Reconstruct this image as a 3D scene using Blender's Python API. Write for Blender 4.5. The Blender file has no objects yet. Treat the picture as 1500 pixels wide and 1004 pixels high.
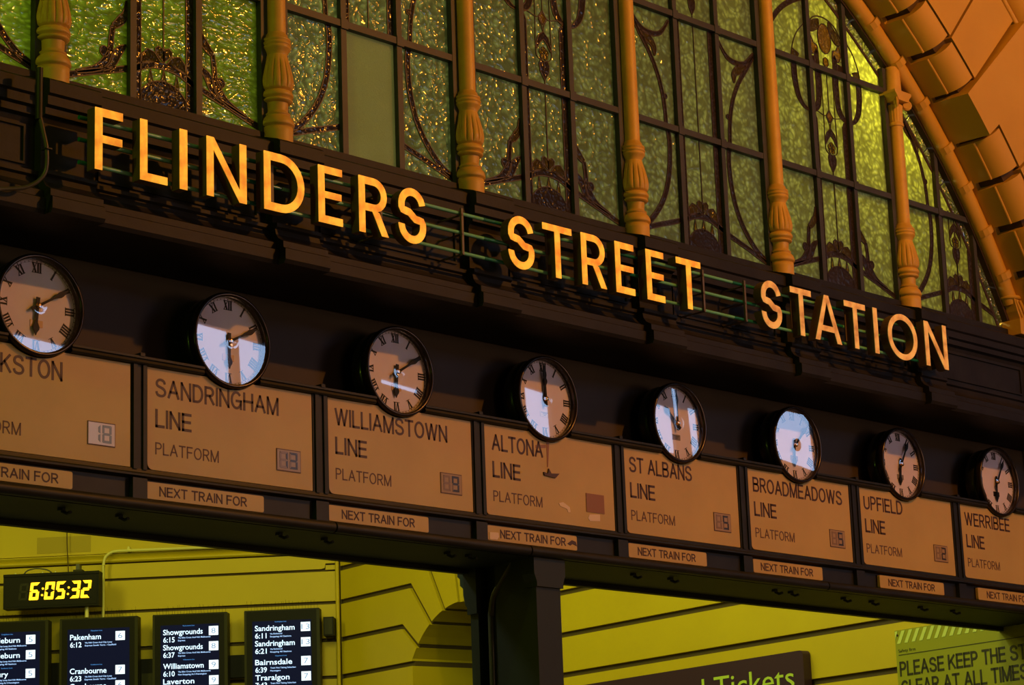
import bpy, math, random
from mathutils import Vector, Matrix
random.seed(7)
PI = math.pi
sc = bpy.context.scene
col = sc.collection

# ------------------------------------------------------------------ camera, world, lamps, exposure
cam_data = bpy.data.cameras.new('camera')
cam = bpy.data.objects.new('camera', cam_data); col.objects.link(cam)
cam_data.sensor_width = 36.0
cam_data.lens = 36.0 * 3533.23 / 1500.0
cam_data.clip_start = 0.1; cam_data.clip_end = 200
FW = Vector((0.70064592, 0.67416903, 0.23364805)); RT = Vector((0.69897823, -0.71428374, -0.03504528)); UP = Vector((-0.14326457, -0.18786923, 0.97168946))
cam.matrix_world = Matrix(((RT.x, UP.x, -FW.x, 0), (RT.y, UP.y, -FW.y, -9.6434), (RT.z, UP.z, -FW.z, 1.55), (0, 0, 0, 1)))
sc.camera = cam

world = bpy.data.worlds.new('dusk_sky'); sc.world = world; world.use_nodes = True
wn = world.node_tree
bg = wn.nodes['Background']
bg.inputs['Color'].default_value = (0.42, 0.62, 1.0, 1); bg.inputs['Strength'].default_value = 4.4

sc.view_settings.view_transform = 'Standard'; sc.view_settings.look = 'None'
sc.view_settings.exposure = 0.0; sc.view_settings.gamma = 1.0; sc.view_settings.use_curve_mapping = False

def lamp(name, kind, loc, power, color, size=0.2, rot=None, size_y=None, spread=None):
    d = bpy.data.lights.new(name, kind); d.energy = power; d.color = color
    if kind == 'AREA':
        d.shape = 'RECTANGLE'; d.size = size; d.size_y = size_y or size
        if spread: d.spread = spread
    else: d.shadow_soft_size = size
    o = bpy.data.objects.new(name, d); col.objects.link(o); o.location = loc
    if rot: o.rotation_euler = rot
    return o
# sodium lamp hung under the entrance canopy, in front of the arch
lamp('canopy_lamp', 'POINT', (12.8, -6.6, 8.85), 1200, (1.0, 0.34, 0.03), 0.10)
# weaker street lamp further along the pavement
lamp('street_lamp', 'POINT', (8.5, -11.0, 4.6), 130, (1.0, 0.58, 0.32), 1.4)
lamp('street_lamp', 'POINT', (17.0, -12.0, 4.5), 600, (1.0, 0.56, 0.30), 1.6)
# green-white floodlight left of the entrance
lamp('flood_lamp', 'POINT', (1.5, -2.2, 8.2), 170, (0.70, 1.0, 0.05), 0.10)
lamp('flood_lamp', 'POINT', (2.2, -1.6, 4.72), 34, (0.55, 1.0, 0.05), 0.08)
# concourse ceiling lights
lamp('concourse_light', 'AREA', (11.8, 5.2, 7.9), 165, (1.0, 0.95, 0.14), 3.0, (math.radians(18), math.radians(-25), 0), 1.0)
lamp('concourse_light', 'AREA', (9.5, 10.0, 7.9), 155, (1.0, 0.95, 0.14), 3.0, (0, math.radians(-25), 0), 1.0)
# lights of the room behind the stained glass
lamp('window_light', 'POINT', (5.5, .9, 7.4), 270, (0.72, 1.0, 0.34), 0.12)
lamp('window_light', 'POINT', (8.6, 2.6, 6.2), 130, (0.92, 1.0, 0.85), 0.3)
lamp('window_light', 'POINT', (12.6, 2.4, 6.0), 125, (0.92, 1.0, 0.85), 0.3)
lamp('window_light', 'POINT', (14.0, 0.50, 7.50), 250, (1.0, 0.80, 0.08), 0.12)

# ------------------------------------------------------------------ materials
def mat(name, base, rough=0.6, metal=0.0, spec=0.5, noise=None, bump=None, coat=0.0, emit=None, estr=0.0):
    m = bpy.data.materials.new(name); m.use_nodes = True
    nt = m.node_tree; b = nt.nodes['Principled BSDF']
    b.inputs['Base Color'].default_value = (*base, 1); b.inputs['Roughness'].default_value = rough
    b.inputs['Metallic'].default_value = metal; b.inputs['Specular IOR Level'].default_value = spec
    b.inputs['Coat Weight'].default_value = coat
    if emit:
        b.inputs['Emission Color'].default_value = (*emit, 1); b.inputs['Emission Strength'].default_value = estr
    if noise or bump:
        tc = nt.nodes.new('ShaderNodeTexCoord')
    if noise:
        dark, scale, lo, hi = noise
        n = nt.nodes.new('ShaderNodeTexNoise'); n.inputs['Scale'].default_value = scale; n.inputs['Detail'].default_value = 6
        nt.links.new(tc.outputs['Object'], n.inputs['Vector'])
        r = nt.nodes.new('ShaderNodeMapRange'); r.inputs['From Min'].default_value = lo; r.inputs['From Max'].default_value = hi
        nt.links.new(n.outputs['Fac'], r.inputs['Value'])
        mx = nt.nodes.new('ShaderNodeMix'); mx.data_type = 'RGBA'
        mx.inputs[6].default_value = (*dark, 1); mx.inputs[7].default_value = (*base, 1)
        nt.links.new(r.outputs[0], mx.inputs[0]); nt.links.new(mx.outputs[2], b.inputs['Base Color'])
        if emit: nt.links.new(mx.outputs[2], b.inputs['Emission Color'])
    if bump:
        scale, strength, dist = bump
        n2 = nt.nodes.new('ShaderNodeTexNoise'); n2.inputs['Scale'].default_value = scale; n2.inputs['Detail'].default_value = 4
        nt.links.new(tc.outputs['Object'], n2.inputs['Vector'])
        bp = nt.nodes.new('ShaderNodeBump'); bp.inputs['Strength'].default_value = strength; bp.inputs['Distance'].default_value = dist
        nt.links.new(n2.outputs['Fac'], bp.inputs['Height']); nt.links.new(bp.outputs[0], b.inputs['Normal'])
    return m

def glass_mat(name, colr, dark, gloss=0.16, rough=0.16, scale=26, bump=0.9, dist=0.012, stretch=(1, 1, 1), tex=1.0):
    # hammered coloured glass: light comes through it from behind, its rippled face glints
    m = bpy.data.materials.new(name); m.use_nodes = True; nt = m.node_tree; N = nt.nodes; Lk = nt.links
    N.remove(N['Principled BSDF']); out = N['Material Output']
    tc = N.new('ShaderNodeTexCoord'); mp = N.new('ShaderNodeMapping'); mp.inputs['Scale'].default_value = stretch
    Lk.new(tc.outputs['Object'], mp.inputs['Vector'])
    n0 = N.new('ShaderNodeTexNoise'); n0.inputs['Scale'].default_value = 9; Lk.new(mp.outputs[0], n0.inputs['Vector'])
    ad = N.new('ShaderNodeMix'); ad.data_type = 'RGBA'; ad.blend_type = 'LINEAR_LIGHT'; ad.inputs[0].default_value = 0.05
    Lk.new(mp.outputs[0], ad.inputs[6]); Lk.new(n0.outputs['Color'], ad.inputs[7])
    vo = N.new('ShaderNodeTexVoronoi'); vo.feature = 'SMOOTH_F1'; vo.inputs['Scale'].default_value = scale; vo.inputs['Smoothness'].default_value = .35
    Lk.new(ad.outputs[2], vo.inputs['Vector'])
    dk = N.new('ShaderNodeMapRange'); dk.inputs['From Min'].default_value = 0.0; dk.inputs['From Max'].default_value = .62; dk.inputs['To Min'].default_value = 1.0 + .35 * tex; dk.inputs['To Max'].default_value = 1.0 - .55 * tex  # dimple refraction put into the colour: bright cell centres, darker rims
    Lk.new(vo.outputs['Distance'], dk.inputs['Value'])
    bp = N.new('ShaderNodeBump'); bp.inputs['Strength'].default_value = bump; bp.inputs['Distance'].default_value = dist
    Lk.new(vo.outputs['Distance'], bp.inputs['Height'])
    n1 = N.new('ShaderNodeTexNoise'); n1.inputs['Scale'].default_value = 3.0; n1.inputs['Detail'].default_value = 5; Lk.new(tc.outputs['Object'], n1.inputs['Vector'])
    mx = N.new('ShaderNodeMix'); mx.data_type = 'RGBA'; mx.inputs[6].default_value = (*dark, 1); mx.inputs[7].default_value = (*colr, 1)
    mr = N.new('ShaderNodeMapRange'); mr.inputs['From Min'].default_value = 0.3; mr.inputs['From Max'].default_value = 0.7
    Lk.new(n1.outputs['Fac'], mr.inputs['Value']); Lk.new(mr.outputs[0], mx.inputs[0])
    ml = N.new('ShaderNodeVectorMath'); ml.operation = 'SCALE'; Lk.new(mx.outputs[2], ml.inputs[0]); Lk.new(dk.outputs[0], ml.inputs['Scale'])
    tr = N.new('ShaderNodeBsdfTranslucent'); Lk.new(ml.outputs[0], tr.inputs['Color']); Lk.new(bp.outputs[0], tr.inputs['Normal'])
    df = N.new('ShaderNodeBsdfDiffuse'); Lk.new(mx.outputs[2], df.inputs['Color']); Lk.new(bp.outputs[0], df.inputs['Normal'])
    m1 = N.new('ShaderNodeMixShader'); m1.inputs[0].default_value = 0.12; Lk.new(tr.outputs[0], m1.inputs[1]); Lk.new(df.outputs[0], m1.inputs[2])
    gl = N.new('ShaderNodeBsdfGlossy'); gl.inputs['Roughness'].default_value = rough; gl.inputs['Color'].default_value = (1, 1, 1, 1); Lk.new(bp.outputs[0], gl.inputs['Normal'])
    m2 = N.new('ShaderNodeMixShader'); m2.inputs[0].default_value = gloss; Lk.new(m1.outputs[0], m2.inputs[1]); Lk.new(gl.outputs[0], m2.inputs[2])
    Lk.new(m2.outputs[0], out.inputs['Surface'])
    return m

def clear_mat(name, fac=0.14, rough=0.01, tint=(1, 1, 1)):
    m = bpy.data.materials.new(name); m.use_nodes = True; nt = m.node_tree; N = nt.nodes
    N.remove(N['Principled BSDF'])
    t = N.new('ShaderNodeBsdfTransparent'); t.inputs[0].default_value = (*tint, 1)
    g = N.new('ShaderNodeBsdfGlossy'); g.inputs['Roughness'].default_value = rough
    x = N.new('ShaderNodeMixShader'); x.inputs[0].default_value = fac
    nt.links.new(t.outputs[0], x.inputs[1]); nt.links.new(g.outputs[0], x.inputs[2]); nt.links.new(x.outputs[0], N['Material Output'].inputs['Surface'])
    return m

M = {}
M['iron'] = mat('dark_painted_iron', (0.019, 0.018, 0.021), 0.55, spec=.22, noise=((0.012, 0.011, 0.013), 5, .35, .65), bump=(30, .15, .01))
M['recess'] = mat('brown_black_paint', (0.050, 0.036, 0.032), 0.7, noise=((0.038, 0.028, 0.026), 2.5, .35, .65))
M['frame'] = mat('black_sign_frame_paint', (0.022, 0.023, 0.024), 0.5, spec=.3, noise=((0.015, 0.016, 0.017), 6, .35, .65))
M['beam'] = mat('bottle_green_paint', (0.026, 0.034, 0.030), 0.6, spec=.2, noise=((0.019, 0.025, 0.022), 4, .35, .65))
M['pier'] = mat('charcoal_green_paint', (0.020, 0.028, 0.025), 0.5, spec=.3)
M['column'] = mat('ochre_column_paint', (0.62, 0.38, 0.075), 0.5, noise=((0.50, 0.30, 0.06), 7, .3, .6))
M['arch'] = mat('ochre_plaster', (0.56, 0.345, 0.06), 0.7, noise=((0.50, 0.30, 0.05), 1.6, .3, .7), bump=(14, .1, .01))
M['archin'] = mat('ochre_plaster_groove', (0.06, 0.035, 0.02), 0.8)
M['letter'] = mat('amber_letter_face', (1.0, 0.46, 0.035), 0.5, noise=((0.62, 0.19, 0.012), 11, .33, .60), emit=(1, .46, .03), estr=0.78)
M['letter2'] = mat('dim_amber_letter_face', (0.80, 0.43, 0.10), 0.5, noise=((0.48, 0.19, 0.04), 12, .34, .60), emit=(1, .4, .08), estr=0.46)
M['case'] = mat('letter_case_paint', (0.17, 0.105, 0.045), 0.5, noise=((0.09, 0.055, 0.03), 8, .3, .7))
M['tube'] = mat('pale_green_tube', (0.16, 0.52, 0.34), 0.22, coat=.6)
M['sleeve'] = mat('teal_tube_sleeve', (0.010, 0.16, 0.11), 0.25, coat=.5)
M['bracket'] = mat('grey_bracket', (0.11, 0.085, 0.075), 0.5)
M['board'] = mat('tan_sign_board', (0.60, 0.43, 0.125), 0.42, noise=((0.51, 0.36, 0.10), 2.2, .3, .7), bump=(3, .05, .02))
M['print'] = mat('dark_maroon_print', (0.070, 0.028, 0.024), 0.5)
M['printthin'] = mat('faded_print', (0.12, 0.055, 0.035), 0.5)
M['screw'] = mat('rusty_screw', (0.05, 0.03, 0.02), 0.5, metal=.4)
M['lcd'] = mat('display_background', (0.42, 0.29, 0.15), 0.3, coat=.06, spec=.3)
M['lcdpale'] = mat('pale_display_background', (0.78, 0.66, 0.62), 0.25, coat=.15)
M['seg'] = mat('display_segment', (0.035, 0.025, 0.025), 0.3)
M['seggrey'] = mat('grey_display_segment', (0.26, 0.28, 0.33), 0.3)
M['segghost'] = mat('unlit_display_segment', (0.27, 0.17, 0.09), 0.3)
M['scrap'] = mat('torn_pale_paper', (0.80, 0.66, 0.58), 0.7)
M['brownbox'] = mat('brown_blank_plate', (0.30, 0.13, 0.06), 0.5)
M['drum'] = mat('gloss_black_drum', (0.010, 0.013, 0.009), 0.28, coat=.3)
M['bezel'] = mat('bezel_metal', (0.045, 0.034, 0.032), 0.25, metal=.6)
M['dial'] = mat('enamel_dial', (0.90, 0.82, 0.94), 0.4, noise=((0.83, 0.74, 0.86), 6, .3, .7))
M['ink'] = mat('numeral_black', (0.012, 0.009, 0.012), 0.5, spec=.2)
M['hand'] = mat('clock_hand_black', (0.008, 0.008, 0.010), 0.5, spec=.2)
M['brass'] = mat('brass_hub', (0.85, 0.45, 0.10), 0.2, metal=1.0)
M['plateyellow'] = mat('gilt_maker_plate', (0.80, 0.50, 0.12), 0.3)
M['platewhite'] = mat('white_maker_plate', (0.85, 0.80, 0.78), 0.4)
M['plategrey'] = mat('grey_maker_plate', (0.26, 0.22, 0.20), 0.4)
M['cglass'] = clear_mat('clock_glass', 0.15, 0.015)
M['green'] = glass_mat('green_hammered_glass', (0.47, 0.50, 0.30), (0.40, 0.43, 0.25), gloss=.026, rough=.12, bump=.75, dist=.010, scale=28, tex=.8)
M['greenwave'] = glass_mat('green_rippled_glass', (0.43, 0.48, 0.13), (0.36, 0.41, 0.11), scale=34, bump=.75, dist=.0095, stretch=(0.62, 1, 1.3), gloss=.045, rough=.07, tex=.6)
M['frost'] = glass_mat('plain_frosted_glass', (0.44, 0.42, 0.25), (0.40, 0.38, 0.22), scale=160, bump=.2, gloss=.012, rough=.4, tex=.15)
M['teal'] = glass_mat('teal_border_glass', (0.40, 0.42, 0.30), (0.22, 0.25, 0.17), scale=40, bump=1.0, dist=.02, gloss=.2)
M['purple'] = glass_mat('purple_brown_glass', (0.26, 0.22, 0.30), (0.20, 0.165, 0.23), scale=40, bump=.7, dist=.007, gloss=.018, rough=.12)
M['umber'] = glass_mat('umber_glass', (0.37, 0.31, 0.18), (0.30, 0.25, 0.14), scale=40, bump=.9, dist=.009, gloss=.014, rough=.12)
M['yellow'] = glass_mat('yellow_glass', (0.70, 0.62, 0.06), (0.55, 0.48, 0.05), scale=60, bump=.5, gloss=.04)
M['orange'] = glass_mat('orange_glass', (0.80, 0.58, 0.14), (0.68, 0.46, 0.10), scale=50, bump=.7, gloss=.04)
M['lead'] = mat('lead_came', (0.040, 0.022, 0.022), 0.5)
M['wframe'] = mat('window_frame_paint', (0.052, 0.054, 0.070), 0.5, spec=.3, noise=((0.040, 0.042, 0.054), 8, .35, .65))
M['yellowwall'] = mat('yellow_painted_render', (0.51, 0.405, 0.0015), 0.6, noise=((0.47, 0.365, 0.0015), 1.3, .3, .7))
M['groove'] = mat('wall_joint_brown', (0.075, 0.050, 0.008), 0.8)
M['dullwall'] = mat('dull_yellow_render', (0.36, 0.28, 0.012), 0.7)
M['blackcase'] = mat('black_cabinet', (0.005, 0.005, 0.004), 0.5, spec=.15)
M['olive'] = mat('cabinet_edge', (0.022, 0.022, 0.006), 0.5, spec=.2)
M['screen'] = mat('screen_panel', (0.002, 0.002, 0.004), 0.5, spec=.08, emit=(0.0012, 0.003, 0.018), estr=1.0)
M['scrwhite'] = mat('screen_white', (0.1, 0.1, 0.1), 0.4, emit=(0.62, 0.84, 1.0), estr=1.5)
M['scrblue'] = mat('screen_blue', (0.02, 0.05, 0.1), 0.4, emit=(0.06, 0.28, 0.72), estr=1.0)
M['scrdim'] = mat('screen_pale_blue', (0.1, 0.1, 0.1), 0.4, emit=(0.34, 0.56, 0.95), estr=1.4)
M['tile'] = mat('screen_tile', (0.1, 0.1, 0.1), 0.4, emit=(0.80, 0.94, 1.0), estr=1.3)
M['tileink'] = mat('screen_tile_ink', (0.02, 0.02, 0.05), 0.4, emit=(0.10, 0.30, 0.62), estr=0.6)
M['led'] = mat('amber_led', (0.2, 0.1, 0.0), 0.4, emit=(1.0, 0.52, 0.012), estr=2.6)
M['ledoff'] = mat('unlit_led', (0.016, 0.016, 0.008), 0.5, spec=.2)
M['pipe'] = mat('pale_yellow_pipe', (0.62, 0.60, 0.18), 0.3)
M['conduit'] = mat('grey_conduit', (0.075, 0.065, 0.062), 0.35)
M['darkpipe'] = mat('dark_conduit', (0.050, 0.052, 0.040), 0.35)
M['tsign'] = mat('dark_plum_sign', (0.035, 0.012, 0.034), 0.4)
M['tletter'] = mat('lime_lettering', (0.42, 0.62, 0.06), 0.5)
M['notice'] = mat('lime_notice', (0.25, 0.27, 0.004), 0.5)
M['stripe'] = mat('pale_stripe', (0.50, 0.62, 0.12), 0.5)
M['noticeink'] = mat('notice_black', (0.018, 0.016, 0.006), 0.5)
M['street'] = mat('street_wall', (0.05, 0.045, 0.05), 0.8)
M['pave'] = mat('paving', (0.12, 0.11, 0.11), 0.8, noise=((0.08, 0.075, 0.075), 3, .3, .7))
M['plaster'] = mat('hall_plaster', (0.50, 0.42, 0.10), 0.8)

# ------------------------------------------------------------------ mesh helpers
class MB:
    def __init__(s): s.v = []; s.f = []; s.sm = []
    def add(s, vs, fs, smooth=False):
        n = len(s.v); s.v += [tuple(v) for v in vs]; s.f += [tuple(i + n for i in f) for f in fs]; s.sm += [smooth] * len(fs); return s
    def box(s, x0, x1, y0, y1, z0, z1):
        x0, x1 = min(x0, x1), max(x0, x1); y0, y1 = min(y0, y1), max(y0, y1); z0, z1 = min(z0, z1), max(z0, z1)
        return s.add([(x0, y0, z0), (x1, y0, z0), (x1, y1, z0), (x0, y1, z0), (x0, y0, z1), (x1, y0, z1), (x1, y1, z1), (x0, y1, z1)],
                     [(0, 3, 2, 1), (4, 5, 6, 7), (0, 1, 5, 4), (1, 2, 6, 5), (2, 3, 7, 6), (3, 0, 4, 7)])
    def prism(s, poly, y0, y1):                      # poly in (x, z), extruded along y
        n = len(poly); a = sum(poly[i][0] * poly[(i + 1) % n][1] - poly[(i + 1) % n][0] * poly[i][1] for i in range(n))
        if a < 0: poly = poly[::-1]
        y0, y1 = min(y0, y1), max(y0, y1)
        vs = [(x, y0, z) for x, z in poly] + [(x, y1, z) for x, z in poly]
        fs = [tuple(range(n)), tuple(range(2 * n - 1, n - 1, -1))] + [(i, i + n, (i + 1) % n + n, (i + 1) % n) for i in range(n)]
        return s.add(vs, fs)
    def profx(s, prof, x0, x1):                      # prof in (y, z), extruded along x
        n = len(prof); vs = [(x0, y, z) for y, z in prof] + [(x1, y, z) for y, z in prof]
        fs = [tuple(range(n)), tuple(range(2 * n - 1, n - 1, -1))] + [(i, (i + 1) % n, (i + 1) % n + n, i + n) for i in range(n)]
        return s.add(vs, fs)
    def tube(s, pts, r, seg=10, caps=True):
        pts = [Vector(p) for p in pts]; rings = []; n = len(pts)
        rr = r if isinstance(r, (list, tuple)) else [r] * n
        t0 = (pts[1] - pts[0]).normalized(); u = t0.orthogonal().normalized()
        for i, p in enumerate(pts):
            t = (pts[min(i + 1, n - 1)] - pts[max(i - 1, 0)]).normalized()
            u = (u - t * u.dot(t)).normalized(); w = t.cross(u)
            rings.append([p + (u * math.cos(2 * PI * k / seg) + w * math.sin(2 * PI * k / seg)) * rr[i] for k in range(seg)])
        vs = [v for g in rings for v in g]
        fs = [(i * seg + k, i * seg + (k + 1) % seg, (i + 1) * seg + (k + 1) % seg, (i + 1) * seg + k) for i in range(n - 1) for k in range(seg)]
        s.add(vs, fs, True)
        if caps:
            s.add(rings[0], [tuple(range(seg - 1, -1, -1))]); s.add(rings[-1], [tuple(range(seg))])
        return s
    def lathe(s, prof, seg=28, axis='z', c=(0, 0, 0), mod=None):   # prof (r, h)
        vs = []
        for r, h in prof:
            for k in range(seg):
                a = 2 * PI * k / seg; q = r * (mod(a, h) if mod else 1)
                if axis == 'z': vs.append((c[0] + q * math.cos(a), c[1] + q * math.sin(a), c[2] + h))
                else: vs.append((c[0] + q * math.cos(a), c[1] + h, c[2] + q * math.sin(a)))
        n = len(prof)
        fs = [(i * seg + k, i * seg + (k + 1) % seg, (i + 1) * seg + (k + 1) % seg, (i + 1) * seg + k) for i in range(n - 1) for k in range(seg)]
        s.add(vs, fs, True)
        s.add(vs[:seg], [tuple(range(seg))]); s.add(vs[-seg:], [tuple(range(seg))])
        return s
    def build(s, name, m, parent=None, smooth_angle=True):
        off = Vector((0, 0, 0)); me = bpy.data.meshes.new(name)
        vs = s.v
        if parent is not None and parent.get('_w') is None and parent.name in OFF:
            o3 = OFF[parent.name]; vs = [(x - o3[0], y - o3[1], z - o3[2]) for x, y, z in vs]
        me.from_pydata(vs, [], s.f); me.polygons.foreach_set('use_smooth', s.sm)
        me.materials.append(m if not isinstance(m, str) else M[m]); me.update()
        o = bpy.data.objects.new(name, me); col.objects.link(o)
        if parent is not None: o.parent = parent; OFF[o.name] = OFF.get(parent.name, (0, 0, 0))
        return o
OFF = {}       # name of an object -> the offset already taken by its parents (children are written in world coordinates)

def thing(name, label, cat, loc=(0, 0, 0), group=None, local=False, rz=0, kind=None):
    o = bpy.data.objects.new(name, None); col.objects.link(o); o.location = loc; o.rotation_euler = (0, 0, rz); o.empty_display_size = .1
    if kind: o['kind'] = kind
    if label: o['label'] = label
    if cat: o['category'] = cat
    if group: o['group'] = group
    OFF[o.name] = (0, 0, 0) if local else tuple(loc)
    return o
def tag(o, label, cat, group=None):
    o['label'] = label; o['category'] = cat
    if group: o['group'] = group
    return o
def struct(o, label=None):
    o['kind'] = 'structure'
    if label: o['label'] = label
    return o
def share(src, parent, loc=(0, 0, 0), name=None):       # a copy of a part sharing its mesh, in the parent's own frame
    c = src.copy(); col.objects.link(c); c.parent = parent; c.location = loc
    if name: c.name = name
    for ch in list(src.children):
        share(ch, c, ch.location)
    return c

def fill2d(loops):                                     # list of closed loops (x, z) with holes -> flat mesh (verts2d, faces)
    cu = bpy.data.curves.new('tmp', 'CURVE'); cu.dimensions = '2D'; cu.fill_mode = 'BOTH'
    for lp in loops:
        sp = cu.splines.new('POLY'); sp.points.add(len(lp) - 1)
        for i, (x, z) in enumerate(lp): sp.points[i].co = (x, z, 0, 1)
        sp.use_cyclic_u = True
    return cu
def curve_to_mb(cu, depth, yf=0.0):
    cu.extrude = depth / 2
    o = bpy.data.objects.new('tmp', cu); col.objects.link(o)
    dg = bpy.context.evaluated_depsgraph_get(); me = o.evaluated_get(dg).to_mesh()
    vs = [(v.co.x, yf + depth / 2 - v.co.z, v.co.y) for v in me.vertices]; fs = [tuple(p.vertices) for p in me.polygons]
    o.evaluated_get(dg).to_mesh_clear(); bpy.data.objects.remove(o); bpy.data.curves.remove(cu)
    mb = MB(); mb.add(vs, fs); return mb
def text_mb(s, x0, x1, z0, z1, depth=0.004, yf=0.0, bold=0.0, ref=None):
    """word fitted into x0..x1, z0..z1 (cap height), front at yf"""
    cu = bpy.data.curves.new('tmp', 'FONT'); cu.body = s; cu.size = 1.0; cu.offset = bold; cu.resolution_u = 3
    mb = curve_to_mb(cu, depth, yf)
    cu = bpy.data.curves.new('tmp', 'FONT'); cu.body = ref or 'H'; cu.size = 1.0; cu.offset = bold; cu.resolution_u = 2
    r = curve_to_mb(cu, depth, yf)
    xs = [v[0] for v in mb.v]; zc = [v[2] for v in r.v]
    a, b = min(xs), max(xs); c, d = min(zc), max(zc)
    mb.v = [(x0 + (x - a) * (x1 - x0) / (b - a), y, z0 + (z - c) * (z1 - z0) / (d - c)) for x, y, z in mb.v]
    return mb

def _el(cx, cz, rx, rz, a0, a1, n=14): return [(cx + rx * math.cos(math.radians(a0 + (a1 - a0) * i / n)), cz + rz * math.sin(math.radians(a0 + (a1 - a0) * i / n))) for i in range(n + 1)]
_S = [(.57, .75), (.51, .92), (.31, 1), (.11, .94), (.03, .76), (.10, .61), (.30, .53), (.50, .44), (.60, .26), (.52, .07), (.30, 0), (.08, .07), (0, .26)]
GLY = {'A': (.66, [[(0, 0), (.33, 1)], [(.33, 1), (.66, 0)], [(.13, .33), (.53, .33)]]), 'B': (.56, [[(0, 0), (0, 1)], [(0, 1), (.32, 1)] + _el(.32, .765, .20, .235, 90, -90) + [(0, .53)], [(0, .53), (.33, .53)] + _el(.33, .265, .23, .265, 90, -90) + [(0, 0)]]),
 'C': (.62, [_el(.33, .5, .33, .5, 38, 322, 20)]), 'D': (.60, [[(0, 0), (0, 1)], [(0, 1), (.24, 1)] + _el(.24, .5, .36, .5, 90, -90, 16) + [(0, 0)]]), 'E': (.50, [[(0, 0), (0, 1)], [(0, 0), (.50, 0)], [(0, .52), (.46, .52)], [(0, 1), (.50, 1)]]),
 'F': (.48, [[(0, 0), (0, 1)], [(0, .52), (.42, .52)], [(0, 1), (.48, 1)]]), 'G': (.66, [_el(.33, .5, .33, .5, 38, 338, 20), [(.66, 0), (.66, .46)], [(.36, .46), (.66, .46)]]), 'H': (.58, [[(0, 0), (0, 1)], [(.58, 0), (.58, 1)], [(0, .52), (.58, .52)]]),
 'I': (0, [[(0, 0), (0, 1)]]), 'K': (.58, [[(0, 0), (0, 1)], [(0, .36), (.54, 1)], [(.20, .60), (.58, 0)]]), 'L': (.46, [[(0, 0), (0, 1)], [(0, 0), (.46, 0)]]), 'M': (.72, [[(0, 0), (0, 1)], [(0, 1), (.36, 0)], [(.36, 0), (.72, 1)], [(.72, 0), (.72, 1)]]),
 'N': (.58, [[(0, 0), (0, 1)], [(0, 1), (.58, 0)], [(.58, 0), (.58, 1)]]), 'O': (.68, [_el(.34, .5, .34, .5, 0, 360, 24)]), 'P': (.52, [[(0, 0), (0, 1)], [(0, 1), (.27, 1)] + _el(.27, .74, .25, .26, 90, -90) + [(0, .48)]]),
 'R': (.56, [[(0, 0), (0, 1)], [(0, 1), (.29, 1)] + _el(.29, .745, .24, .255, 90, -90) + [(0, .49)], [(.28, .49), (.56, 0)]]), 'S': (.60, [None]), 'T': (.56, [[(.28, 0), (.28, 1)], [(0, 1), (.56, 1)]]), 'U': (.58, [[(0, 1), (0, .3)] + _el(.29, .29, .29, .29, 180, 360, 12) + [(.58, 1)]]),
 'W': (.92, [[(0, 1), (.23, 0)], [(.23, 0), (.46, 1)], [(.46, 1), (.69, 0)], [(.69, 0), (.92, 1)]]), 'X': (.58, [[(0, 0), (.58, 1)], [(0, 1), (.58, 0)]]), ' ': (.12, [])}
def words(s, x0, x1, z0, z1, t, yf, m, parent, name):
    """upright sans capitals built from strokes of thickness t, fitted into x0..x1, z0..z1; one part per word"""
    h = z1 - z0; g = .24; adv = []; x = 0
    for c in s:
        adv.append(x); x += GLY[c][0] + g
    tot = x - g; k = (x1 - x0 - t) / tot; mb = MB(); out = []
    for c, a in list(zip(s, adv)) + [(' ', 0)]:
        if c == ' ':
            if mb.v: out.append(mb.build(name, m, parent)); mb = MB()
            continue
        for st in GLY[c][1]:
            if st is None: st = smooth(_S, 3)
            q = [(x0 + t / 2 + (a + u) * k, z0 + t / 2 + v * (h - t)) for u, v in st]
            if len(q) == 2:
                (ax, az), (bx, bz) = q; ax_al = abs(ax - bx) < 1e-6 or abs(az - bz) < 1e-6; l = math.hypot(bx - ax, bz - az); e = t / 2 * (1 if ax_al else .75); dx, dz = (bx - ax) / l * e, (bz - az) / l * e
                q = [(ax - dx, az - dz), (bx + dx, bz + dz)]
                p = ribbon(q, t)
                if not ax_al: p = [(X, min(max(Z, z0), z1)) for X, Z in p]
                mb.prism(p, yf, yf + .002)
            else:
                for a1, b1 in zip(q[:-1], q[1:]):
                    pass
                n_ = len(q); L = ribbon(q, t)
                for i_ in range(n_ - 1): mb.prism([L[i_], L[i_ + 1], L[2 * n_ - 2 - i_], L[2 * n_ - 1 - i_]], yf, yf + .002)
    return out
def ribbon(pts, w, n=None):                            # outline polygon of a band along pts (x, z); w = width or list
    m = len(pts); ws = w if isinstance(w, (list, tuple)) else [w] * m; L = []; R = []
    for i, (x, z) in enumerate(pts):
        a = pts[max(i - 1, 0)]; b = pts[min(i + 1, m - 1)]; dx, dz = b[0] - a[0], b[1] - a[1]; l = math.hypot(dx, dz) or 1
        nx, nz = -dz / l, dx / l; h = ws[i] / 2
        L.append((x + nx * h, z + nz * h)); R.append((x - nx * h, z - nz * h))
    return L + R[::-1]
def smooth(pts, k=4):                                  # Catmull-Rom through 2-D points
    out = []; n = len(pts)
    for i in range(n - 1):
        p0, p1, p2, p3 = pts[max(i - 1, 0)], pts[i], pts[i + 1], pts[min(i + 2, n - 1)]
        for j in range(k):
            t = j / k
            out.append(tuple(.5 * (2 * p1[q] + (p2[q] - p0[q]) * t + (2 * p0[q] - 5 * p1[q] + 4 * p2[q] - p3[q]) * t * t + (3 * p1[q] - p0[q] - 3 * p2[q] + p3[q]) * t ** 3) for q in range(len(p1))))
    out.append(tuple(pts[-1])); return out
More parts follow.
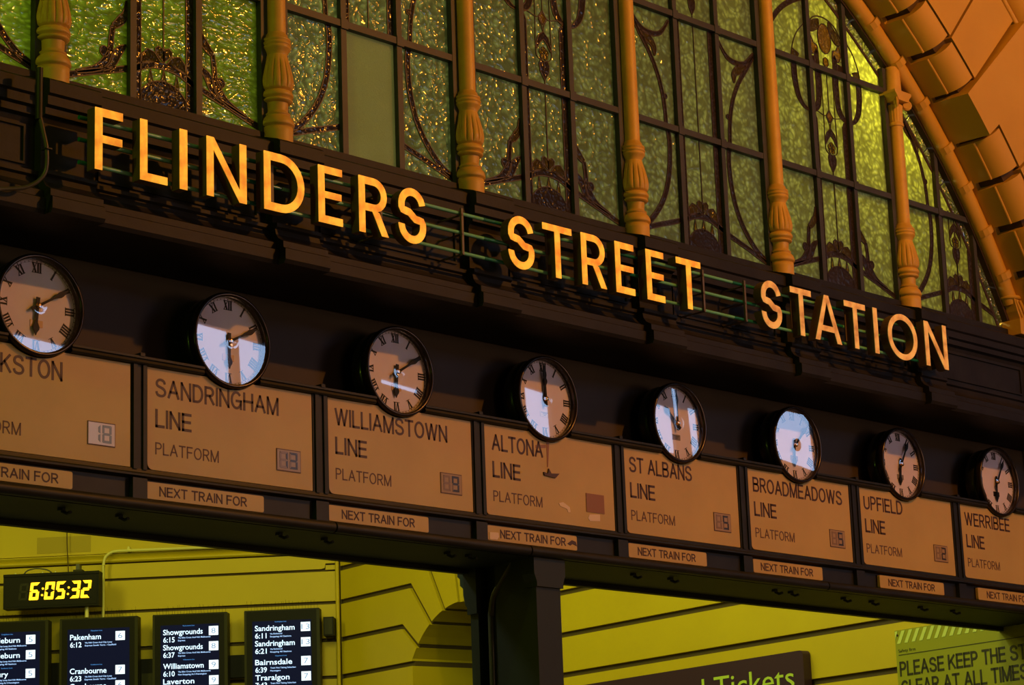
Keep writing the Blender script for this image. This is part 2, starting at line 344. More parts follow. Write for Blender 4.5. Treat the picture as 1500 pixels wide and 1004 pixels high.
def arc(cx, cz, r, a0, a1, n=12):
    return [(cx + r * math.cos(math.radians(a0 + (a1 - a0) * i / n)), cz + r * math.sin(math.radians(a0 + (a1 - a0) * i / n))) for i in range(n + 1)]
def rrect(x0, x1, z0, z1, r, corners='abcd', n=4):     # a=bottom-left b=bottom-right c=top-right d=top-left
    o = []
    for k, (cx, cz, a) in dict(a=(x0 + r, z0 + r, 180), b=(x1 - r, z0 + r, 270), c=(x1 - r, z1 - r, 0), d=(x0 + r, z1 - r, 90)).items():
        if k in corners: o += arc(cx, cz, r, a, a + 90, n)
        else: o.append((x0 if k in 'ad' else x1, z0 if k in 'ab' else z1))
    return o
def clip_half(poly, inside, cut):
    out = []
    for i in range(len(poly)):
        a, b = poly[i], poly[(i + 1) % len(poly)]; ia, ib = inside(a), inside(b)
        if ia: out.append(a)
        if ia != ib: out.append(cut(a, b))
    return out
def clip_circle(poly, cx, cz, r, seg=120):             # poly cut to the inside of a circle
    for k in range(seg):
        t = 2 * PI * k / seg; nx, nz = math.cos(t), math.sin(t)
        f = lambda p: (p[0] - cx) * nx + (p[1] - cz) * nz - r
        def cut(a, b):
            fa, fb = f(a), f(b); q = fa / (fa - fb); return (a[0] + (b[0] - a[0]) * q, a[1] + (b[1] - a[1]) * q)
        poly = clip_half(poly, lambda p: f(p) <= 0, cut)
        if len(poly) < 3: return []
    return poly

# ------------------------------------------------------------------ the street side (behind the camera) and the ground
o = MB().box(-8, 46, -16, 0, -.2, 0).build('floor', 'pave'); struct(o)
# unseen wall across the way, openings placed so the clocks mirror the dusk sky
openings = [(15.2, 17.4, 7.2, 8.36), (17.6, 19.28, 7.2, 9.18), (19.52, 21.2, 7.2, 9.12), (21.6, 23.0, 8.62, 8.74),
            (24.3, 25.35, 7.9, 9.12), (26.9, 27.95, 8.2, 9.3), (28.0, 28.35, 8.95, 9.9), (28.75, 29.3, 7.9, 9.5), (29.75, 32.3, 8.46, 10.2)]
xs = sorted({-8, 46, *[q for a in openings for q in a[:2]]}); mb = MB()
for a, b in zip(xs[:-1], xs[1:]):
    mid = (a + b) / 2; zz = sorted([(o_[2], o_[3]) for o_ in openings if o_[0] < mid < o_[1]]); lo = 0
    for z0, z1 in zz: mb.box(a, b, -14.15, -14, lo, z0); lo = z1
    mb.box(a, b, -14.15, -14, lo, 12)
struct(mb.build('wall_back', 'street'))
struct(MB().box(-8.2, -8, -16, .2, 0, 12).build('wall_left', 'street'))  # unseen end walls, added with the lid to shut out the sky
struct(MB().box(46, 46.2, -16, .2, 0, 12).build('wall_right', 'street'))
struct(MB().box(-8, 46, -16, .2, 12, 12.2).build('ceiling', 'street'))  # unseen lid added to keep sky light off the front

# ------------------------------------------------------------------ entablature
COLX = [6.598 + 1.4559 * i for i in range(-1, 8)]        # column axes
prof = [(.18, 5.70), (-.10, 5.69), (-.33, 5.615), (-.35, 5.60), (-.35, 5.535), (-.335, 5.525), (-.335, 5.48), (-.315, 5.47), (-.315, 5.435), (-.29, 5.425), (-.28, 5.40),
        (-.28, 5.165), (-.315, 5.155), (-.315, 5.135), (-.300, 5.125), (-.306, 5.095), (-.325, 5.068), (-.355, 5.050), (-.365, 5.045), (-.365, 5.012), (-.382, 5.002), (-.382, 4.945), (-.37, 4.925), (.18, 4.925)]
ent = struct(thing('trim_1', 'dark cornice and frieze carrying the station name', None, (0, 0, 0)))
breaks = [-8.0] + [q for x in COLX for q in (x - .155, x + .155)] + [24.0]
for i in range(len(breaks) - 1):
    x0, x1 = breaks[i], breaks[i + 1]; proud = i % 2 == 1
    if x1 < 3 and i == 0: x0 = 3.0
    if i == len(breaks) - 2: x1 = 18.0
    p = prof
    if proud: p = [((y - .052) if y < -.05 else y, z) for y, z in prof]
    MB().profx(p, x0 + (0 if proud else .0), x1).build('pier_break' if proud else 'entablature_length', 'iron', ent)
    if not proud and x1 - x0 > .8:                     # raised panel mouldings on the frieze
        q = MB(); a, b = x0 + .06, x1 - .06
        for z0, z1 in ((5.375, 5.388), (5.185, 5.198)): q.box(a, b, -.292, -.279, z0, z1)
        for xx in (a, b - .012): q.box(xx, xx + .012, -.292, -.279, 5.198, 5.375)
        q.build('panel_moulding', 'iron', ent)
# curved conduit on the left-hand break
cd = thing('electrical_conduit', 'grey conduit curving down the left end of the dark cornice', 'conduit', (6.36, -.43, 5.2))
MB().tube([(6.345, -.455, 5.62), (6.345, -.455, 5.36)], .018, 8).build('conduit_sleeve', 'frame', cd)
MB().tube(smooth([(6.345, -.46, 5.38), (6.36, -.47, 5.30), (6.375, -.48, 5.20), (6.37, -.47, 5.09), (6.30, -.44, 5.02), (6.18, -.41, 4.99), (6.05, -.40, 4.965), (5.9, -.39, 4.95)], 5), .0105, 8).build('pipe_bend', 'conduit', cd)
MB().box(6.36, 6.392, -.50, -.455, 5.208, 5.214).build('pipe_clip', 'frame', cd)

# ------------------------------------------------------------------ recessed wall, sign beam, soffit
struct(MB().box(3, 18, .2, .32, 4.3, 5.69).build('wall_front', 'recess'))
beam = struct(thing('trim_2', 'black beam that frames the line boards', None))
MB().profx([(.02, 3.640), (.56, 3.640), (.56, 4.41), (.14, 4.41), (.14, 4.30), (.02, 4.30)], 3, 18).build('beam_core', 'frame', beam)
MB().box(3, 18, -.02, .56, 3.614, 3.640).build('beam_underside', 'beam', beam)
MB().box(3, 18, .53, .575, 3.585, 3.64).build('beam_rear_flange', 'beam', beam)
CKX = [(9.1087 + 1.2122 * (i - 3)) * .9973 for i in range(1, 9)]
lx = [3.0] + [q for x in CKX for q in (x - .188, x + .188)] + [18.0]
for a, b in zip(lx[::2], lx[1::2]):
    MB().profx([(.02, 4.372), (-.022, 4.372), (-.028, 4.380), (-.022, 4.394), (-.030, 4.400), (-.030, 4.412), (.0, 4.422), (.2, 4.430), (.2, 4.372)], a, b).build('top_ledge', 'frame', beam)
MB().profx([(.02, 3.834), (-.006, 3.834), (-.010, 3.815), (-.020, 3.806), (-.020, 3.796), (-.004, 3.790), (.02, 3.786)], 3, 18).build('middle_rail', 'frame', beam)
EDG = [(6.125, 7.229), (7.336, 8.439), (8.557, 9.652), (9.764, 10.866), (10.977, 12.068), (12.186, 13.275), (13.401, 14.496), (14.614, 15.715)]
for i in range(len(EDG)):
    a = EDG[i][1]; b = EDG[i + 1][0] if i + 1 < len(EDG) else a + .11
    q = MB().box(a + .004, b - .004, -.004, .02, 3.83, 4.375); m_ = (a + b) / 2
    for dx in (-.030, .030): q.box(m_ + dx - .012, m_ + dx + .012, -.014, -.004, 3.83, 4.375)
    q.build('stile', 'frame', beam)
    MB().box(m_ - .045, m_ + .045, -.012, .02, 3.660, 3.786).build('lower_stile', 'frame', beam)
    MB().box(m_ - .014, m_ + .014, -.034, .02, 4.410, 4.428).build('ledge_block', 'frame', beam)
x = 3.0; k = 0
for x1 in (5.6, 8.55, 10.06, 12.9, 18.0):
    MB().tube([(x, -.044, 3.644), (x1 - .01, -.044, 3.644)], .030, 14).build('roll_moulding', 'frame', beam); x = x1
for x in (6.9, 7.25, 8.3, 8.62, 9.55, 9.72, 11.15, 11.5, 12.55, 12.72, 13.3, 13.62, 14.2, 14.6):
    q = MB().tube([(x, .12, 3.614), (x, .12, 3.60)], .02, 8); q.tube([(x, .12, 3.60), (x + .02, .10, 3.585), (x + .02, .07, 3.590)], .009, 6)
    o = q.build('cable_hook', 'beam', beam)

# ------------------------------------------------------------------ pier under the beam
pr = thing('iron_pier', 'dark charcoal iron pier carrying the sign beam, hall wall on both sides', 'pillar', (10.25, .25, 0))
MB().box(10.138, 10.342, -.012, .05, 0, 3.455).build('front_pilaster', 'pier', pr)
MB().prism([(10.128, 3.445), (10.352, 3.445), (10.352, 3.475), (10.372, 3.52), (10.372, 3.614), (10.108, 3.614), (10.108, 3.52), (10.128, 3.475)], -.03, .07).build('capital', 'pier', pr)
MB().box(10.152, 10.33, .05, .335, 0, 3.614).build('web_panel', 'pier', pr)
MB().box(10.22, 10.33, .335, .47, 0, 3.614).build('cavity_back', 'pier', pr)
MB().box(10.138, 10.342, .47, .535, 0, 3.36).build('rear_pilaster', 'pier', pr)
MB().profx([(.465, 3.34), (.545, 3.34), (.545, 3.38), (.56, 3.40), (.575, 3.46), (.575, 3.50), (.60, 3.52), (.60, 3.56), (.62, 3.575), (.62, 3.614), (.465, 3.614)], 10.12, 10.36).build('rear_capital', 'pier', pr)
o = MB().tube(smooth([(10.17, .20, 3.63), (10.165, .23, 3.58), (10.16, .30, 3.50), (10.155, .355, 3.42), (10.155, .375, 3.32), (10.155, .38, 3.1), (10.155, .38, .4), (10.155, .38, 0)], 4), .021, 10).build('riser_pipe', 'darkpipe', pr)

# ------------------------------------------------------------------ station name: letters on tubes
H0, H1, YL = 5.152, 5.466, -.53
def letter_loops(ch, w, h, s):
    if ch == 'I': return [[(0, 0), (w, 0), (w, h), (0, h)]]
    if ch == 'L': return [[(0, 0), (w, 0), (w, s * .92), (s, s * .92), (s, h), (0, h)]]
    if ch == 'F': return [[(0, 0), (s, 0), (s, h * .445), (w * .98, h * .445), (w * .98, h * .445 + s * .88), (s, h * .445 + s * .88), (s, h - s * .95), (w, h - s * .95), (w, h), (0, h)]]
    if ch == 'E': return [[(0, 0), (w, 0), (w, s * .95), (s, s * .95), (s, h * .5 - s * .42), (w * .96, h * .5 - s * .42), (w * .96, h * .5 + s * .42), (s, h * .5 + s * .42), (s, h - s * .9), (w, h - s * .9), (w, h), (0, h)]]
    if ch == 'T': c = w / 2; return [[(c - s / 2, 0), (c + s / 2, 0), (c + s / 2, h - s * .9), (w, h - s * .9), (w, h), (0, h), (0, h - s * .9), (c - s / 2, h - s * .9)]]
    if ch == 'N': return [[(0, 0), (s, 0), (s, h * .80), (w - s * 1.05, 0), (w, 0), (w, h), (w - s, h), (w - s, h * .20), (s * 1.05, h), (0, h)]]
    if ch == 'A':
        c = w / 2; t = s * .5; b1 = h * .22; b2 = b1 + s * .85
        xo = lambda z: (c - t) * z / h                    # outer left edge x at z
        xi = lambda z: s * 1.08 + (c - s * 1.08) * z / (h * .86)
        return [[(0, 0), (s * 1.08, 0), (xi(b1), b1), (w - xi(b1), b1), (w - s * 1.08, 0), (w, 0), (c + t, h), (c - t, h)],
                [(xi(b2), b2), (c, h * .86), (w - xi(b2), b2)]]
    if ch == 'O':
        f = lambda rx, rz: [(w / 2 + rx * math.cos(a), h / 2 + rz * math.sin(a)) for a in [2 * PI * k / 40 for k in range(40)]]
        return [f(w / 2, h / 2 * 1.02), f(w / 2 - s * .93, h / 2 * 1.02 - s * .93)]
    if ch == 'D':
        def f(i):
            r = h / 2 - i; rx = min(w * .62 - i, r); cx = w - i - rx
            return [(i, i), (cx, i)] + [(cx + rx * math.cos(a), h / 2 + r * math.sin(a)) for a in [math.radians(-90 + 180 * k / 16) for k in range(1, 16)]] + [(cx, h - i), (i, h - i)]
        return [f(0), f(s)]
    if ch == 'R':
        zb = h * .40; hh = (h - zb); wt = w * .96
        def f(i):
            r = hh / 2 - i; cx = wt - r - i
            return [(i, zb + i), (cx, zb + i)] + [(cx + r * math.cos(a), zb + hh / 2 + r * math.sin(a)) for a in [math.radians(-90 + 180 * k / 12) for k in range(1, 12)]] + [(cx, h - i), (i, h - i)]
        inner = [(s, zb + s * .95)] + [q for q in f(s * .95)[1:-1]] + [(s, h - s * .95)]
        o_ = f(0)
        outer = [(0, 0), (s, 0), (s, zb), (wt * .48, zb), (w - s * 1.1, 0), (w, 0), (wt * .72, zb)] + o_[2:]
        outer = [q for q in outer if True]
        return [outer, inner]
    if ch == 'S':
        r1 = h * .245; r2 = h * .255; m = s * .5; rx = w / 2 - m
        top = [(w / 2 + rx * .97 * math.cos(math.radians(a)), h - m - r1 + (r1) * math.sin(math.radians(a))) for a in (8, 30, 55, 80, 105, 130, 155, 180, 205)]
        bot = [(w / 2 + rx * math.cos(math.radians(a)), m + r2 + r2 * math.sin(math.radians(a))) for a in (25, 0, -25, -50, -75, -100, -125, -150, -172, -180)]
        pts = smooth(top + [(w * .40, h * .555), (w * .62, h * .45)] + bot, 2)
        return [ribbon(pts, s)]
LET = [('F', 6.583, 6.747), ('L', 6.852, 7.018), ('I', 7.095, 7.142), ('N', 7.265, 7.521), ('D', 7.637, 7.908), ('E', 8.005, 8.172), ('R', 8.29, 8.50), ('S', 8.576, 8.779),
       ('S', 9.421, 9.63), ('T', 9.706, 9.949), ('R', 10.03, 10.24), ('E', 10.325, 10.49), ('E', 10.602, 10.762), ('T', 10.881, 11.109),
       ('S', 11.697, 11.90), ('T', 12.0, 12.217), ('A', 12.241, 12.522), ('T', 12.573, 12.803), ('I', 12.89, 12.935), ('O', 13.048, 13.384), ('N', 13.477, 13.738)]
LLAB = ['leftmost amber letter F, first of FLINDERS', 'amber letter L in FLINDERS', 'amber letter I in FLINDERS', 'amber letter N in FLINDERS', 'amber letter D in FLINDERS', 'amber letter E in FLINDERS', 'amber letter R in FLINDERS', 'amber letter S ending FLINDERS',
        'amber letter S starting STREET', 'amber letter T right after the S of STREET', 'amber letter R in STREET', 'first amber letter E in STREET, beside the R', 'second amber letter E in STREET, beside the last T', 'amber letter T ending STREET',
        'dimmer amber letter S starting STATION', 'dimmer amber letter T between S and A of STATION', 'dimmer amber letter A in STATION', 'dimmer amber letter T between A and I of STATION', 'dimmer amber letter I in STATION', 'dimmer round amber letter O in STATION', 'dimmer amber letter N ending STATION']
for i, ((ch, a, b), lab) in enumerate(zip(LET, LLAB)):
    a *= 1.0055; b *= 1.0055; w = b - a; h = H1 - H0; s = .0435
    t = thing('sign_letter', lab, 'letter', (a, YL, H0), 'letters of the station name', local=True)
    lp = letter_loops(ch, w, h, s)
    lp2 = lp
    e = .004
    case = curve_to_mb(fill2d(lp2), .062, .004); case.build('letter_case', 'case', t)
    face = curve_to_mb(fill2d(lp2), .004, 0); face.build('lit_face', 'letter2' if i >= 14 else 'letter', t)
    # back bar that fixes the letter to the tubes
    MB().box(w * .35, w * .35 + .02, .062, .0665, .06, h - .04).build('fixing_bar', 'bracket', t)
YT = -.450
TUB = [(5.425, 'upper'), (5.312, 'middle'), (5.196, 'lower')]
spans = [(6.60, 7.75), (7.75, 8.62), (8.62, 9.46), (9.46, 10.62), (10.62, 11.68), (11.68, 12.6), (12.6, 13.55)]
for z, nm in TUB:
    t = thing('sign_tube', f'{nm} of the three green glass tubes running behind the amber letters', 'tube', (6.6, YT, z), 'green tubes behind the letters')
    for a, b in spans:
        MB().tube([(a + .10, YT, z), (b - .10, YT, z)], .0105, 10).build('glass_tube', 'tube', t)
        MB().tube([(b - .11, YT, z), (b + .11, YT, z)], .0112, 10).build('dark_sleeve', 'sleeve', t)
    MB().tube([(6.58, YT, z), (6.71, YT, z)], .0112, 10).build('dark_sleeve', 'sleeve', t)
for x, lab in ((8.545, 'thin vertical bracket on the tubes right before the S of FLINDERS'), (9.165, 'thin vertical bracket on the tubes between FLINDERS and STREET'), (11.26, 'thin vertical bracket on the tubes right after STREET'), (11.67, 'thin vertical bracket on the tubes right before STATION')):
    q = MB().box(x - .008, x + .008, -.475, -.462, 5.180, 5.448)
    for z, _ in TUB: q.box(x - .006, x + .006, -.478, -.28, z - .018, z - .010)
    o = q.build('tube_bracket', 'bracket'); tag(o, lab, 'bracket', 'brackets of the green tubes')
for z, nm in ((5.40, 'upper'), (5.21, 'lower')):
    o = MB().box(13.72, 13.93, -.47, -.40, z, z + .028).box(13.90, 13.93, -.40, -.28, z, z + .028).build('stub_bracket', 'frame'); tag(o, f'{nm} dark stub arm sticking out right of the last N', 'bracket', 'stub arms right of the last letter')

# ------------------------------------------------------------------ wall clocks
RO = .26
CXS = [(9.1087 + 1.2122 * (i - 3)) * .9973 for i in range(1, 9)]; CZ = 4.583
YR = -.030
proto = {}
def roman(n):
    return ['XII', 'I', 'II', 'III', 'IIII', 'V', 'VI', 'VII', 'VIII', 'IX', 'X', 'XI'][n % 12]
def numeral_mb(n):
    s = roman(n); h = .052; wI, wV, wX = .0145, .029, .029
    ws = [dict(I=wI, V=wV, X=wX)[c] for c in s]; tot = sum(ws); x = -tot / 2; mb = MB(); r = .197
    polys = []
    for c, w in zip(s, ws):
        if c == 'I': polys.append([(x + .0025, -h / 2), (x + w - .003, -h / 2), (x + w - .003, h / 2), (x + .0025, h / 2)])
        if c == 'V':
            polys.append([(x, h / 2), (x + .010, h / 2), (x + .017, -h / 2), (x + .011, -h / 2)]); polys.append([(x + w - .004, h / 2), (x + w, h / 2), (x + .016, -h / 2), (x + .013, -h / 2)])
        if c == 'X':
            polys.append([(x, h / 2), (x + .010, h / 2), (x + w, -h / 2), (x + w - .010, -h / 2)]); polys.append([(x + w - .004, h / 2), (x + w, h / 2), (x + .004, -h / 2), (x, -h / 2)])
        x += w
    polys.append([(-tot / 2, h / 2 - .0028), (tot / 2, h / 2 - .0028), (tot / 2, h / 2), (-tot / 2, h / 2)]); polys.append([(-tot / 2, -h / 2), (tot / 2, -h / 2), (tot / 2, -h / 2 + .0028), (-tot / 2, -h / 2 + .0028)])
    a = -2 * PI * n / 12
    for p in polys:
        q = [(X * math.cos(a) - (Z + r) * math.sin(a), X * math.sin(a) + (Z + r) * math.cos(a)) for X, Z in p]
        mb.prism(q, -.0015, .0005)
    return mb
def rotp(p, deg):
    a = -math.radians(deg); return [(x * math.cos(a) - z * math.sin(a), x * math.sin(a) + z * math.cos(a)) for x, z in p]
def hand_poly(l, wb, big):
    return [(-wb, -.045), (wb, -.045), (wb * .8, .0), (wb * .62, l * .55), (big, l * .72), (big * .9, l * .80), (wb * .6, l * .90), (.0015, l), (-.0015, l), (-wb * .6, l * .90), (-big * .9, l * .80), (-big, l * .72), (-wb * .62, l * .55), (-wb * .8, 0)]
TIM = [(184, 60), (180, 64), (184, 59), (2, -2), (-48, 0), (184, 45), (186, 30), (184, 31)]
PLM = ['plateyellow', 'plateyellow', 'plateyellow', 'platewhite', 'plategrey', 'plategrey', 'plategrey', 'ink']
TILT = [0, 0, 0, 0, 0, 0, 0, 0]
CLAB = ['round wall clock above the KSTON board at the left edge', 'round wall clock over the SANDRINGHAM board, its glass mirroring bright windows', 'round wall clock over the WILLIAMSTOWN board showing ten past six', 'round wall clock over the ALTONA board with both hands at twelve',
        'round wall clock over the ST ALBANS board showing ten o\'clock', 'round wall clock over the BROADMEADOWS board, glass reflecting pale blue', 'round wall clock over the UPFIELD board', 'rightmost round wall clock, over the WERRIBEE board']
c0 = None
for i in range(8):
    t = thing('wall_clock', CLAB[i], 'clock', (CXS[i], YR, CZ), 'clocks above the line boards', local=True)
    if i == 0:
        mb = MB(); mb.lathe([(.236, .05), (.250, .052), (.252, .10), (.252, .135), (.240, .150), (.10, .155)], 64, 'y'); P_drum = mb.build('drum', 'drum', t)
        mb = MB(); mb.lathe([(.238, .048), (.236, .02), (.238, .004), (.246, -.004), (.256, .0), (.260, .010), (.259, .030), (.254, .055), (.246, .058)], 72, 'y')
        mb.f = mb.f[:-2]; mb.sm = mb.sm[:-2]; P_bez = mb.build('bezel', 'bezel', t)
        mb = MB(); mb.lathe([(.2375, .044), (.2375, .050)], 64, 'y'); P_dial = mb.build('dial', 'dial', t)
        P_num = []
        for n in range(12):
            mb = numeral_mb(n); mb.v = [(x, y + .0435, z) for x, y, z in mb.v]; P_num.append(mb.build('numeral', 'ink', t))
        mb = MB()
        for k in range(60):
            q = rotp([(-.0012 if k % 5 else -.0022, .2255), (.0012 if k % 5 else .0022, .2255), (.0012 if k % 5 else .0022, .2325), (-.0012 if k % 5 else -.0022, .2325)], k * 6); mb.prism(q, .0425, .0445)
        for rr in (.2245, .2330):
            for k in range(60): mb.prism(rotp([(-.012, rr), (.012, rr), (.012, rr + .0010), (-.012, rr + .0010)], k * 6), .0428, .0445)
        P_track = mb.build('minute_track', 'ink', t); P_track['kind'] = 'stuff'
        mb = MB(); mb.lathe([(.006, .012), (.013, .013), (.015, .018), (.015, .024)], 20, 'y'); P_hub = mb.build('hub', 'brass', t)
        mb = MB(); ns = 10; seg = 48
        vs = [(0, .006, 0)]; fs = []
        for j in range(1, ns + 1):
            r_ = .238 * j / ns; yy = .012 + .0012 * (j / ns) ** 2
            vs += [(r_ * math.cos(2 * PI * k / seg), yy, r_ * math.sin(2 * PI * k / seg)) for k in range(seg)]
        fs += [(0, 1 + (k + 1) % seg, 1 + k) for k in range(seg)]
        for j in range(ns - 1): fs += [(1 + j * seg + k, 1 + j * seg + (k + 1) % seg, 1 + (j + 1) * seg + (k + 1) % seg, 1 + (j + 1) * seg + k) for k in range(seg)]
        mb.add(vs, fs, True); P_gl = mb.build('glass', 'cglass', t)
        mb = MB(); mb.lathe([(.07, .155), (.07, .23)], 24, 'y'); mb.box(-.05, .05, .15, .232, -.19, -.02); mb.box(-.10, .10, .10, .232, -.205, -.165); P_mnt = mb.build('wall_bracket', 'drum', t)
    else:
        for q in [P_drum, P_bez, P_dial, P_track, P_hub, P_gl, P_mnt] + P_num: share(q, t)
    hh, mm = TIM[i]
    mb = MB(); mb.prism(rotp(hand_poly(.150, .011, .019), hh), .030, .034); mb.build('hour_hand', 'hand', t)
    mb = MB(); mb.prism(rotp(hand_poly(.205, .009, .015), mm), .022, .026); mb.build('minute_hand', 'hand', t)
    mb = MB(); mb.prism(rrect(-.038, .038, -.106, -.070, .003), .0415, .0445); pl = mb.build('maker_plate', PLM[i], t)
    if i in (3, 4):
        mb = MB()
        for k, (zz, wd) in enumerate(((-.080, .028), (-.088, .018), (-.096, .010))): mb.box(-wd, wd, .0405, .0415, zz - .0015, zz + .0015)
        mb.build('engraved_lines', 'ink', pl)

# ------------------------------------------------------------------ line boards and NEXT TRAIN FOR plates
NM = [('FRANKSTON', 6.165, 6.815), ('SANDRINGHAM', 7.386, 8.206), ('WILLIAMSTOWN', 8.606, 9.461), ('ALTONA', 9.821, 10.252), ('ST ALBANS', 11.021, 11.619), ('BROADMEADOWS', 12.233, 13.195), ('UPFIELD', 13.442, 13.896), ('WERRIBEE', 14.664, 15.248)]
DIG = [('18', 6.970), ('13', 8.190), (' 9', 9.400), (None, 10.613), (' 5', 11.816), (' 5', 13.032), (' 2', 14.246), ('  ', 15.46)]
PLT = [(6.108, 6.874), (7.324, 8.09), (8.543, 9.287), (9.757, 10.509), (10.973, 11.712), (12.181, 12.912), (13.557, 14.322), (14.75, 15.50)]
PTX = [(6.20, 6.79), (7.405, 7.975), (8.637, 9.18), (9.858, 10.411), (11.056, 11.603), (12.257, 12.808), (13.655, 14.208), (14.861, 15.41)]
BLAB = ['tan board ending in KSTON, cut off by the left edge', 'tan SANDRINGHAM LINE board', 'tan WILLIAMSTOWN LINE board', 'scuffed tan ALTONA LINE board with torn stickers and a brown blank', 'tan ST ALBANS LINE board', 'tan BROADMEADOWS LINE board', 'tan UPFIELD LINE board', 'tan WERRIBEE LINE board cut off by the right edge']
SEG = {'0': 'abcdef', '1': 'bc', '2': 'abged', '3': 'abgcd', '4': 'fgbc', '5': 'afgcd', '6': 'afgecd', '7': 'abc', '8': 'abcdefg', '9': 'abcdfg', ' ': ''}
def seg_polys(x, z, w, h, t, slant=0.0):
    g = t * .12; d = {}
    d['a'] = [(x + g, z + h), (x + w - g, z + h), (x + w - t, z + h - t), (x + t, z + h - t)]
    d['d'] = [(x + g, z), (x + w - g, z), (x + w - t, z + t), (x + t, z + t)]
    d['g'] = [(x + t * .7, z + h / 2 - t / 2), (x + w - t * .7, z + h / 2 - t / 2), (x + w - t * .4, z + h / 2), (x + w - t * .7, z + h / 2 + t / 2), (x + t * .7, z + h / 2 + t / 2), (x + t * .4, z + h / 2)]
    d['f'] = [(x, z + h / 2 + g), (x + t, z + h / 2 + t / 2 + g), (x + t, z + h - t), (x, z + h - g)]
    d['e'] = [(x, z + g), (x + t, z + t), (x + t, z + h / 2 - t / 2 - g), (x, z + h / 2 - g)]
    d['b'] = [(x + w, z + h / 2 + g), (x + w - t, z + h / 2 + t / 2 + g), (x + w - t, z + h - t), (x + w, z + h - g)]
    d['c'] = [(x + w, z + g), (x + w - t, z + t), (x + w - t, z + h / 2 - t / 2 - g), (x + w, z + h / 2 - g)]
    return {k: [(a + (b - z) * slant, b) for a, b in p] for k, p in d.items()}
scr = None
for i in range(8):
    x0, x1 = EDG[i]; nm, na, nb = NM[i]
    t = thing('line_board', BLAB[i], 'sign board', (x0, 0, 3.838), 'tan train line boards')
    pb = rrect(x0, x1, 3.838, 4.369, .032 if i != 3 else .022, 'a', 4); hw = math.sqrt(.264 ** 2 - (4.583 - 4.369) ** 2)
    an = math.degrees(math.atan2(-(4.583 - 4.369), hw)); pb = pb[:-1] + arc(CKX[i], 4.583, .264, an, -180 - an, 16) + pb[-1:]
    MB().prism(pb, 0, .014).build('board_panel', 'board', t)
    words(nm, na, nb, 4.220, 4.318, .0135, -.0015, 'print', t, 'line_name')
    ls = na; lw = .232
    words('LINE', ls, ls + lw, 4.060, 4.156, .0145, -.0015, 'print', t, 'line_word')
    words('PLATFORM', ls, ls + .410, 3.920, 3.983, .0072, -.0015, 'printthin', t, 'platform_word')
    dg, dx = DIG[i]
    if dg is None:
        MB().box(dx, dx + .160, -.004, 0, 3.932, 4.046).build('blank_plate', 'brownbox', t)
        o = MB().prism([(10.372, 3.962), (10.41, 3.970), (10.465, 3.945), (10.472, 3.915), (10.45, 3.912), (10.44, 3.932), (10.38, 3.945)], -.003, 0).build('torn_sticker', 'scrap', t); o['label'] = 'pale torn sticker scrap'
        o = MB().prism([(10.625, 3.895), (10.64, 3.918), (10.732, 3.926), (10.730, 3.885), (10.64, 3.878)], -.003, 0).build('torn_sticker', 'scrap', t)
        o = MB().prism([(10.246, 4.135), (10.28, 4.128), (10.29, 4.160), (10.31, 4.132), (10.38, 4.138), (10.345, 4.108), (10.25, 4.115)], -.010, 0).build('torn_hole', 'print', t)
        o = MB().prism([(10.283, 4.17), (10.292, 4.17), (10.310, 4.33), (10.285, 4.33)], -.0015, 0).build('glue_streak', 'brownbox', t)
        o = MB().prism([(10.19, 4.272), (10.28, 4.284), (10.28, 4.304), (10.19, 4.292)], -.0012, 0).build('glue_streak', 'brownbox', t)
    else:
        f = MB().box(dx, dx + .160, .0, .006, 3.930, 4.040).add([], [])
        d = MB().box(dx - .004, dx + .164, -.0035, 0, 3.924, 4.044).build('display_frame', 'printthin', t)
        MB().box(dx, dx + .160, -.0045, -.003, 3.929, 4.039).build('display_panel', 'lcdpale' if i == 0 else 'lcd', d)
        for k, c in enumerate(dg):
            sp = seg_polys(dx + .016 + k * .068, 3.940, .056, .090, .0125)
            on = MB(); off = MB()
            for key, p in sp.items():
                (on if key in SEG[c] else off).prism(p, -.0060, -.0045)
            if on.v: on.build('digit', 'seggrey' if i == 0 else 'seg', d)
            if off.v and i not in (0,): off.build('unlit_digit', 'segghost', d)['kind'] = 'stuff'
    pts = [(x0 + .025, 4.345), (x1 - .025, 4.345), (x1 - .025, 3.860), (x0 + .04, 3.868), (x0 + .62, 3.855), (dx - .02, 4.04), (dx + .18, 3.935), (dx - .02, 3.94), (dx + .18, 4.035)]
    for (sx, sz) in pts:
        if scr is None:
            mb = MB(); mb.lathe([(.004, -.004), (.0065, -.003), (.0065, 0)], 8, 'y'); scr = mb.build('screw', 'screw', t); scr.location = (sx - x0, 0, sz - 3.838)
        else: share(scr, t, (sx - x0, 0, sz - 3.838))
    a, b = PLT[i]
    t = thing('next_train_plate', 'tan NEXT TRAIN FOR plate under ' + ['the board cut off at the left edge', 'the SANDRINGHAM board', 'the WILLIAMSTOWN board', 'the ALTONA board, torn at both ends', 'the ST ALBANS board', 'the BROADMEADOWS board', 'the UPFIELD board', 'the WERRIBEE board'][i], 'sign plate', (a, -.004, 3.686), 'NEXT TRAIN FOR plates')
    MB().prism(rrect(a, b, 3.686, 3.773, .010), -.008, .02).build('plate_panel', 'board', t)
    words('NEXT TRAIN FOR', *PTX[i], 3.704, 3.755, .0080, -.0095, 'print', t, 'plate_word')
    if i == 3:
        MB().prism([(a + .012, 3.692), (a + .075, 3.694), (a + .088, 3.712), (a + .085, 3.735), (a + .012, 3.732)], -.011, -.008).build('torn_sticker', 'scrap', t)
        MB().prism([(b - .085, 3.722), (b - .045, 3.745), (b - .012, 3.738), (b - .003, 3.712), (b - .04, 3.724), (b - .06, 3.712)], -.011, -.008).build('torn_hole', 'print', t)
